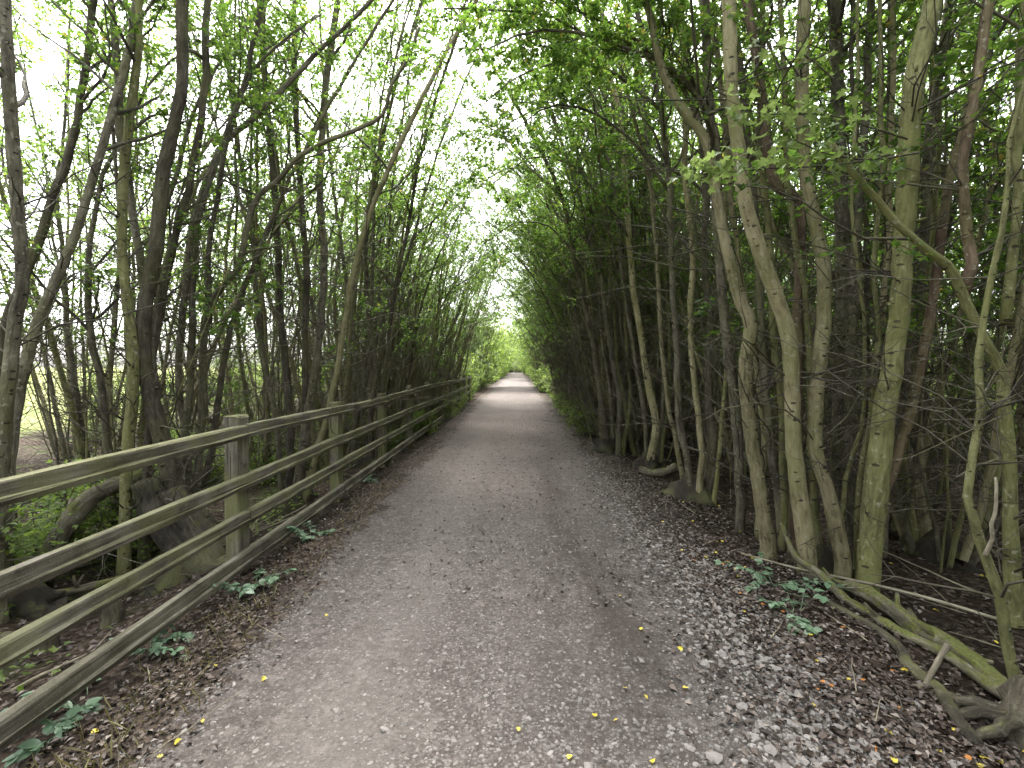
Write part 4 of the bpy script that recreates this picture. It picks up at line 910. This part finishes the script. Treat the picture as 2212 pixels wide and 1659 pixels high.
# ------------------------------------------------------------------ gravel, litter, fallen leaves
g_ = (1 + 5 ** .5) / 2
ICO = np.array([(-1, g_, 0), (1, g_, 0), (-1, -g_, 0), (1, -g_, 0), (0, -1, g_), (0, 1, g_), (0, -1, -g_), (0, 1, -g_), (g_, 0, -1), (g_, 0, 1), (-g_, 0, -1), (-g_, 0, 1)]) / math.sqrt(1 + g_ * g_)
ICT = np.array([(0, 11, 5), (0, 5, 1), (0, 1, 7), (0, 7, 10), (0, 10, 11), (1, 5, 9), (5, 11, 4), (11, 10, 2), (10, 7, 6), (7, 1, 8), (3, 9, 4), (3, 4, 2), (3, 2, 6), (3, 6, 8), (3, 8, 9), (4, 9, 5), (2, 4, 11), (6, 2, 10), (8, 6, 7), (9, 8, 1)])
st = np.random.default_rng(3)
def stones(acc, x, y, s, sink=0.25):
    n = len(x); a = st.uniform(0, 6.28, n); c, s_ = np.cos(a), np.sin(a)
    v = ICO[None] * (1 + st.normal(0, .17, (n, 12, 1))) * (s[:, None] * np.stack([st.uniform(.75, 1.3, n), st.uniform(.6, 1.0, n), st.uniform(.3, .6, n)], 1))[:, None]
    X = v[..., 0] * c[:, None] - v[..., 1] * s_[:, None]; Y = v[..., 0] * s_[:, None] + v[..., 1] * c[:, None]
    z = gz(x, y) + s * sink * .4
    V = np.stack([X + x[:, None], Y + y[:, None], v[..., 2] + z[:, None]], -1).reshape(-1, 3)
    acc.add(V, tris=(np.arange(n)[:, None, None] * 12 + ICT[None]).reshape(-1, 3))
def ydist(n, a, b, pw=1.6):
    u = st.uniform(0, 1, n); e = 1 - pw; return (a ** e + u * (b ** e - a ** e)) ** (1 / e)
gr = Acc()
n = 26000; y = ydist(n, 1.5, 14); x = st.uniform(-1.55, 1.5, n); keep = (np.sin(x * 3.1 + y * .7) + np.sin(y * 1.9 - x * 1.1) + st.normal(0, 1.0, n)) > -0.5
x, y = x[keep], y[keep]; stones(gr, x, y, st.uniform(.0035, .0105, len(x)) * (1 + .6 * (st.uniform(0, 1, len(x)) > .93)), 0.1)
gravel = link('gravel', gr.mesh('gravel', M_GRAV, smooth=False), None, kind='stuff', label='fine grey gravel pressed into the path surface', category='gravel')
gr = Acc()
n = 4600; y = ydist(n, 1.5, 9, 1.5); x = 1.36 + st.normal(0, .22, n); x = np.clip(x, .4, 2.15); stones(gr, x, y, st.uniform(.006, .016, n) * (1 + .5 * (st.uniform(0, 1, n) > .93)), 0.35)
link('gravel', gr.mesh('gravel', M_STONE, smooth=False), None, kind='stuff', label='loose pale stones strewn along the leafy unfenced verge', category='gravel')
SM = []
for i in range(6):
    a = Acc(); v = ICO * (1 + st.normal(0, .15, (12, 1))) * np.array([1.15, .85, .45]); a.add(v, tris=ICT)
    me = a.mesh('stone', M_STONE, smooth=False); SM.append(me)
def stone(x, y, s, label, group):
    o = link('stone', SM[st.integers(6)], None, label=label, category='stone', group=group)
    o.location = (x, y, float(gz(x, y)) + s * .18); o.rotation_euler = (st.normal(0, .15), st.normal(0, .15), st.uniform(0, 6.28)); o.scale = (s,) * 3
for _ in range(95): stone(float(np.clip(1.35 + st.normal(0, .2), .8, 2.0)), float(ydist(1, 1.6, 4.5, 1.3)[0]), st.uniform(.016, .032), 'pale chunky stone among leaves on the unfenced verge', 'larger stones on the verge')
for _ in range(30): stone(st.uniform(-1.4, .9), float(ydist(1, 1.7, 4.5, 1.3)[0]), st.uniform(.010, .022), 'flat pale stone sitting on the packed path', 'larger stones on the path')

# dead leaves
dl = np.random.default_rng(17)
def litter(n, fx, fy, size, name_label, dz=.006, mat=M_DEAD):
    x, y = fx(n), fy(n); z = gz(x, y) + dz + dl.uniform(0, .012, n)
    d = dl.normal(0, 1, (n, 3)); d[:, 2] *= .22; nn = dl.normal(0, .33, (n, 3)); nn[:, 2] += 1
    a = Acc(); leaves(a, np.stack([x, y, z], 1), d, nn, dl.uniform(size * .5, size * 1.2, n), LEAF4 * np.array([1, 1, 2.0]), T4)
    link('leaf_litter', a.mesh('leaf_litter', mat, smooth=False), None, kind='stuff', label=name_label, category='leaf litter')
yd = lambda a, b, p: (lambda n: ydist(n, a, b, p))
litter(15000, lambda n: np.clip(1.75 + dl.normal(0, .38, n), .75, 3.2), yd(1.6, 24, 1.25), .034, 'pale dead leaves covering the unfenced verge')
litter(5000, lambda n: np.clip(-1.78 + dl.normal(0, .17, n), -2.3, -1.1), yd(1.5, 22, 1.25), .030, 'brown dead leaves along the foot of the fence')
litter(9000, lambda n: dl.uniform(2.1, 8.5, n), yd(1.6, 22, 1.2), .040, 'dead leaves on the dark thicket floor')
litter(8000, lambda n: dl.uniform(-8, -2.2, n), yd(1.8, 18, 1.2), .042, 'dead leaves on the wood floor behind the fence')
litter(2200, lambda n: np.clip(dl.normal(.2, .8, n), -1.45, 1.3), yd(3.0, 26, 0.9), .032, 'few dead leaves blown over the middle of the path')
# green ground cover behind the fence
n = 9000; x = dl.uniform(-8.5, -2.5, n); y = ydist(n, 2.2, 16, 1.2); k_ = (np.sin(x * 1.9 + y * 1.1) + np.sin(y * 2.3 - x * .8) + dl.normal(0, .5, n)) > .35; x, y = x[k_], y[k_]; n = len(x)
a = Acc(); d = dl.normal(0, 1, (n, 3)); d[:, 2] *= .3; nn = dl.normal(0, .4, (n, 3)); nn[:, 2] += 1
leaves(a, np.stack([x, y, gz(x, y) + dl.uniform(.03, .2, n)], 1), d, nn, dl.uniform(.03, .065, n), LEAF6, T6)
link('ground_cover', a.mesh('ground_cover', M_LEAFF, smooth=False), None, kind='stuff', label='low green ground cover on the wood floor behind the fence', category='ground cover')
# dry grass along the fence foot
n = 600; x = -1.72 + dl.normal(0, .12, n); y = ydist(n, 1.5, 7, 1.3); a = Acc()
d = dl.normal(0, .55, (n, 3)); d[:, 2] = dl.uniform(.25, 1.0, n); nn = dl.normal(0, 1, (n, 3)); 
leaves(a, np.stack([x, y, gz(x, y)], 1), d, nn, dl.uniform(.04, .13, n), np.array([[-.015, 0, 0], [.015, 0, 0], [.012, .6, .05], [0, 1, .0]]) * np.array([1.6, 1, 1]), np.array([[0, 1, 2], [0, 2, 3]]))
M_GRASS = leafmat('dry_grass', [(0, (0.06, 0.06, 0.022)), (1, (0.15, 0.13, 0.055))], .2)
link('grass', a.mesh('grass', M_GRASS, smooth=False), None, kind='stuff', label='sparse dry grass along the foot of the fence', category='grass')
# yellow and orange fallen leaves, one by one
YL = []
for i in range(4):
    half = [(0, 0), (.28, .10), (.44, .36), (.26, .46), (.30, .66), (.12, .74), (0, 1.0)]
    pts = half + [(-x, y) for x, y in half[-2:0:-1]]
    V = np.array([(x, y - .4, .25 * abs(x) * dl.uniform(.2, 1.6) + dl.normal(0, .05)) for x, y in pts] + [(0, 0, 0)]); m = len(pts)
    a = Acc(); a.add(V, tris=np.array([[m, j, (j + 1) % m] for j in range(m)])); YL.append((a.mesh('fallen_leaf', M_YELLOW, smooth=False), a.mesh('fallen_leaf', M_ORANGE, smooth=False)))
def fleaf(x, y, s, col, label, group):
    o = link('fallen_leaf', YL[dl.integers(4)][col], None, label=label, category='leaf', group=group)
    o.location = (x, y, float(gz(x, y)) + .012); o.rotation_euler = (dl.normal(0, .25), dl.normal(0, .25), dl.uniform(0, 6.28)); o.scale = (s,) * 3
for px, py in [(465, 1443), (383, 1607), (437, 1562), (346, 1640), (205, 1585), (570, 1470), (705, 1332), (1350, 1490), (1385, 1362), (1470, 1405), (1395, 1510), (1285, 1550), (1120, 1580), (1230, 1640), (1480, 1490), (1340, 1290), (1410, 1650), (1330, 1560)]:
    x, y = gpt(px, py); fleaf(x, y, dl.uniform(.020, .034), 0, 'small yellow leaf lying on the open path', 'yellow leaves on the path')
for _ in range(44): fleaf(float(np.clip(1.75 + dl.normal(0, .28), 1.2, 2.6)), float(ydist(1, 1.65, 6, 1.3)[0]), dl.uniform(.02, .036), 0, 'yellow leaf among the litter of the unfenced verge', 'yellow leaves on the verge')
for _ in range(26): fleaf(float(np.clip(1.7 + dl.normal(0, .22), 1.2, 2.4)), float(ydist(1, 1.6, 4, 1.3)[0]), dl.uniform(.022, .036), 1, 'orange-brown leaf among the litter of the unfenced verge', 'orange leaves on the verge')
for _ in range(24): fleaf(dl.uniform(2.6, 4.6), dl.uniform(2.2, 6), dl.uniform(.024, .04), 0, 'yellow leaf on the dark floor of the thicket', 'yellow leaves in the thicket')
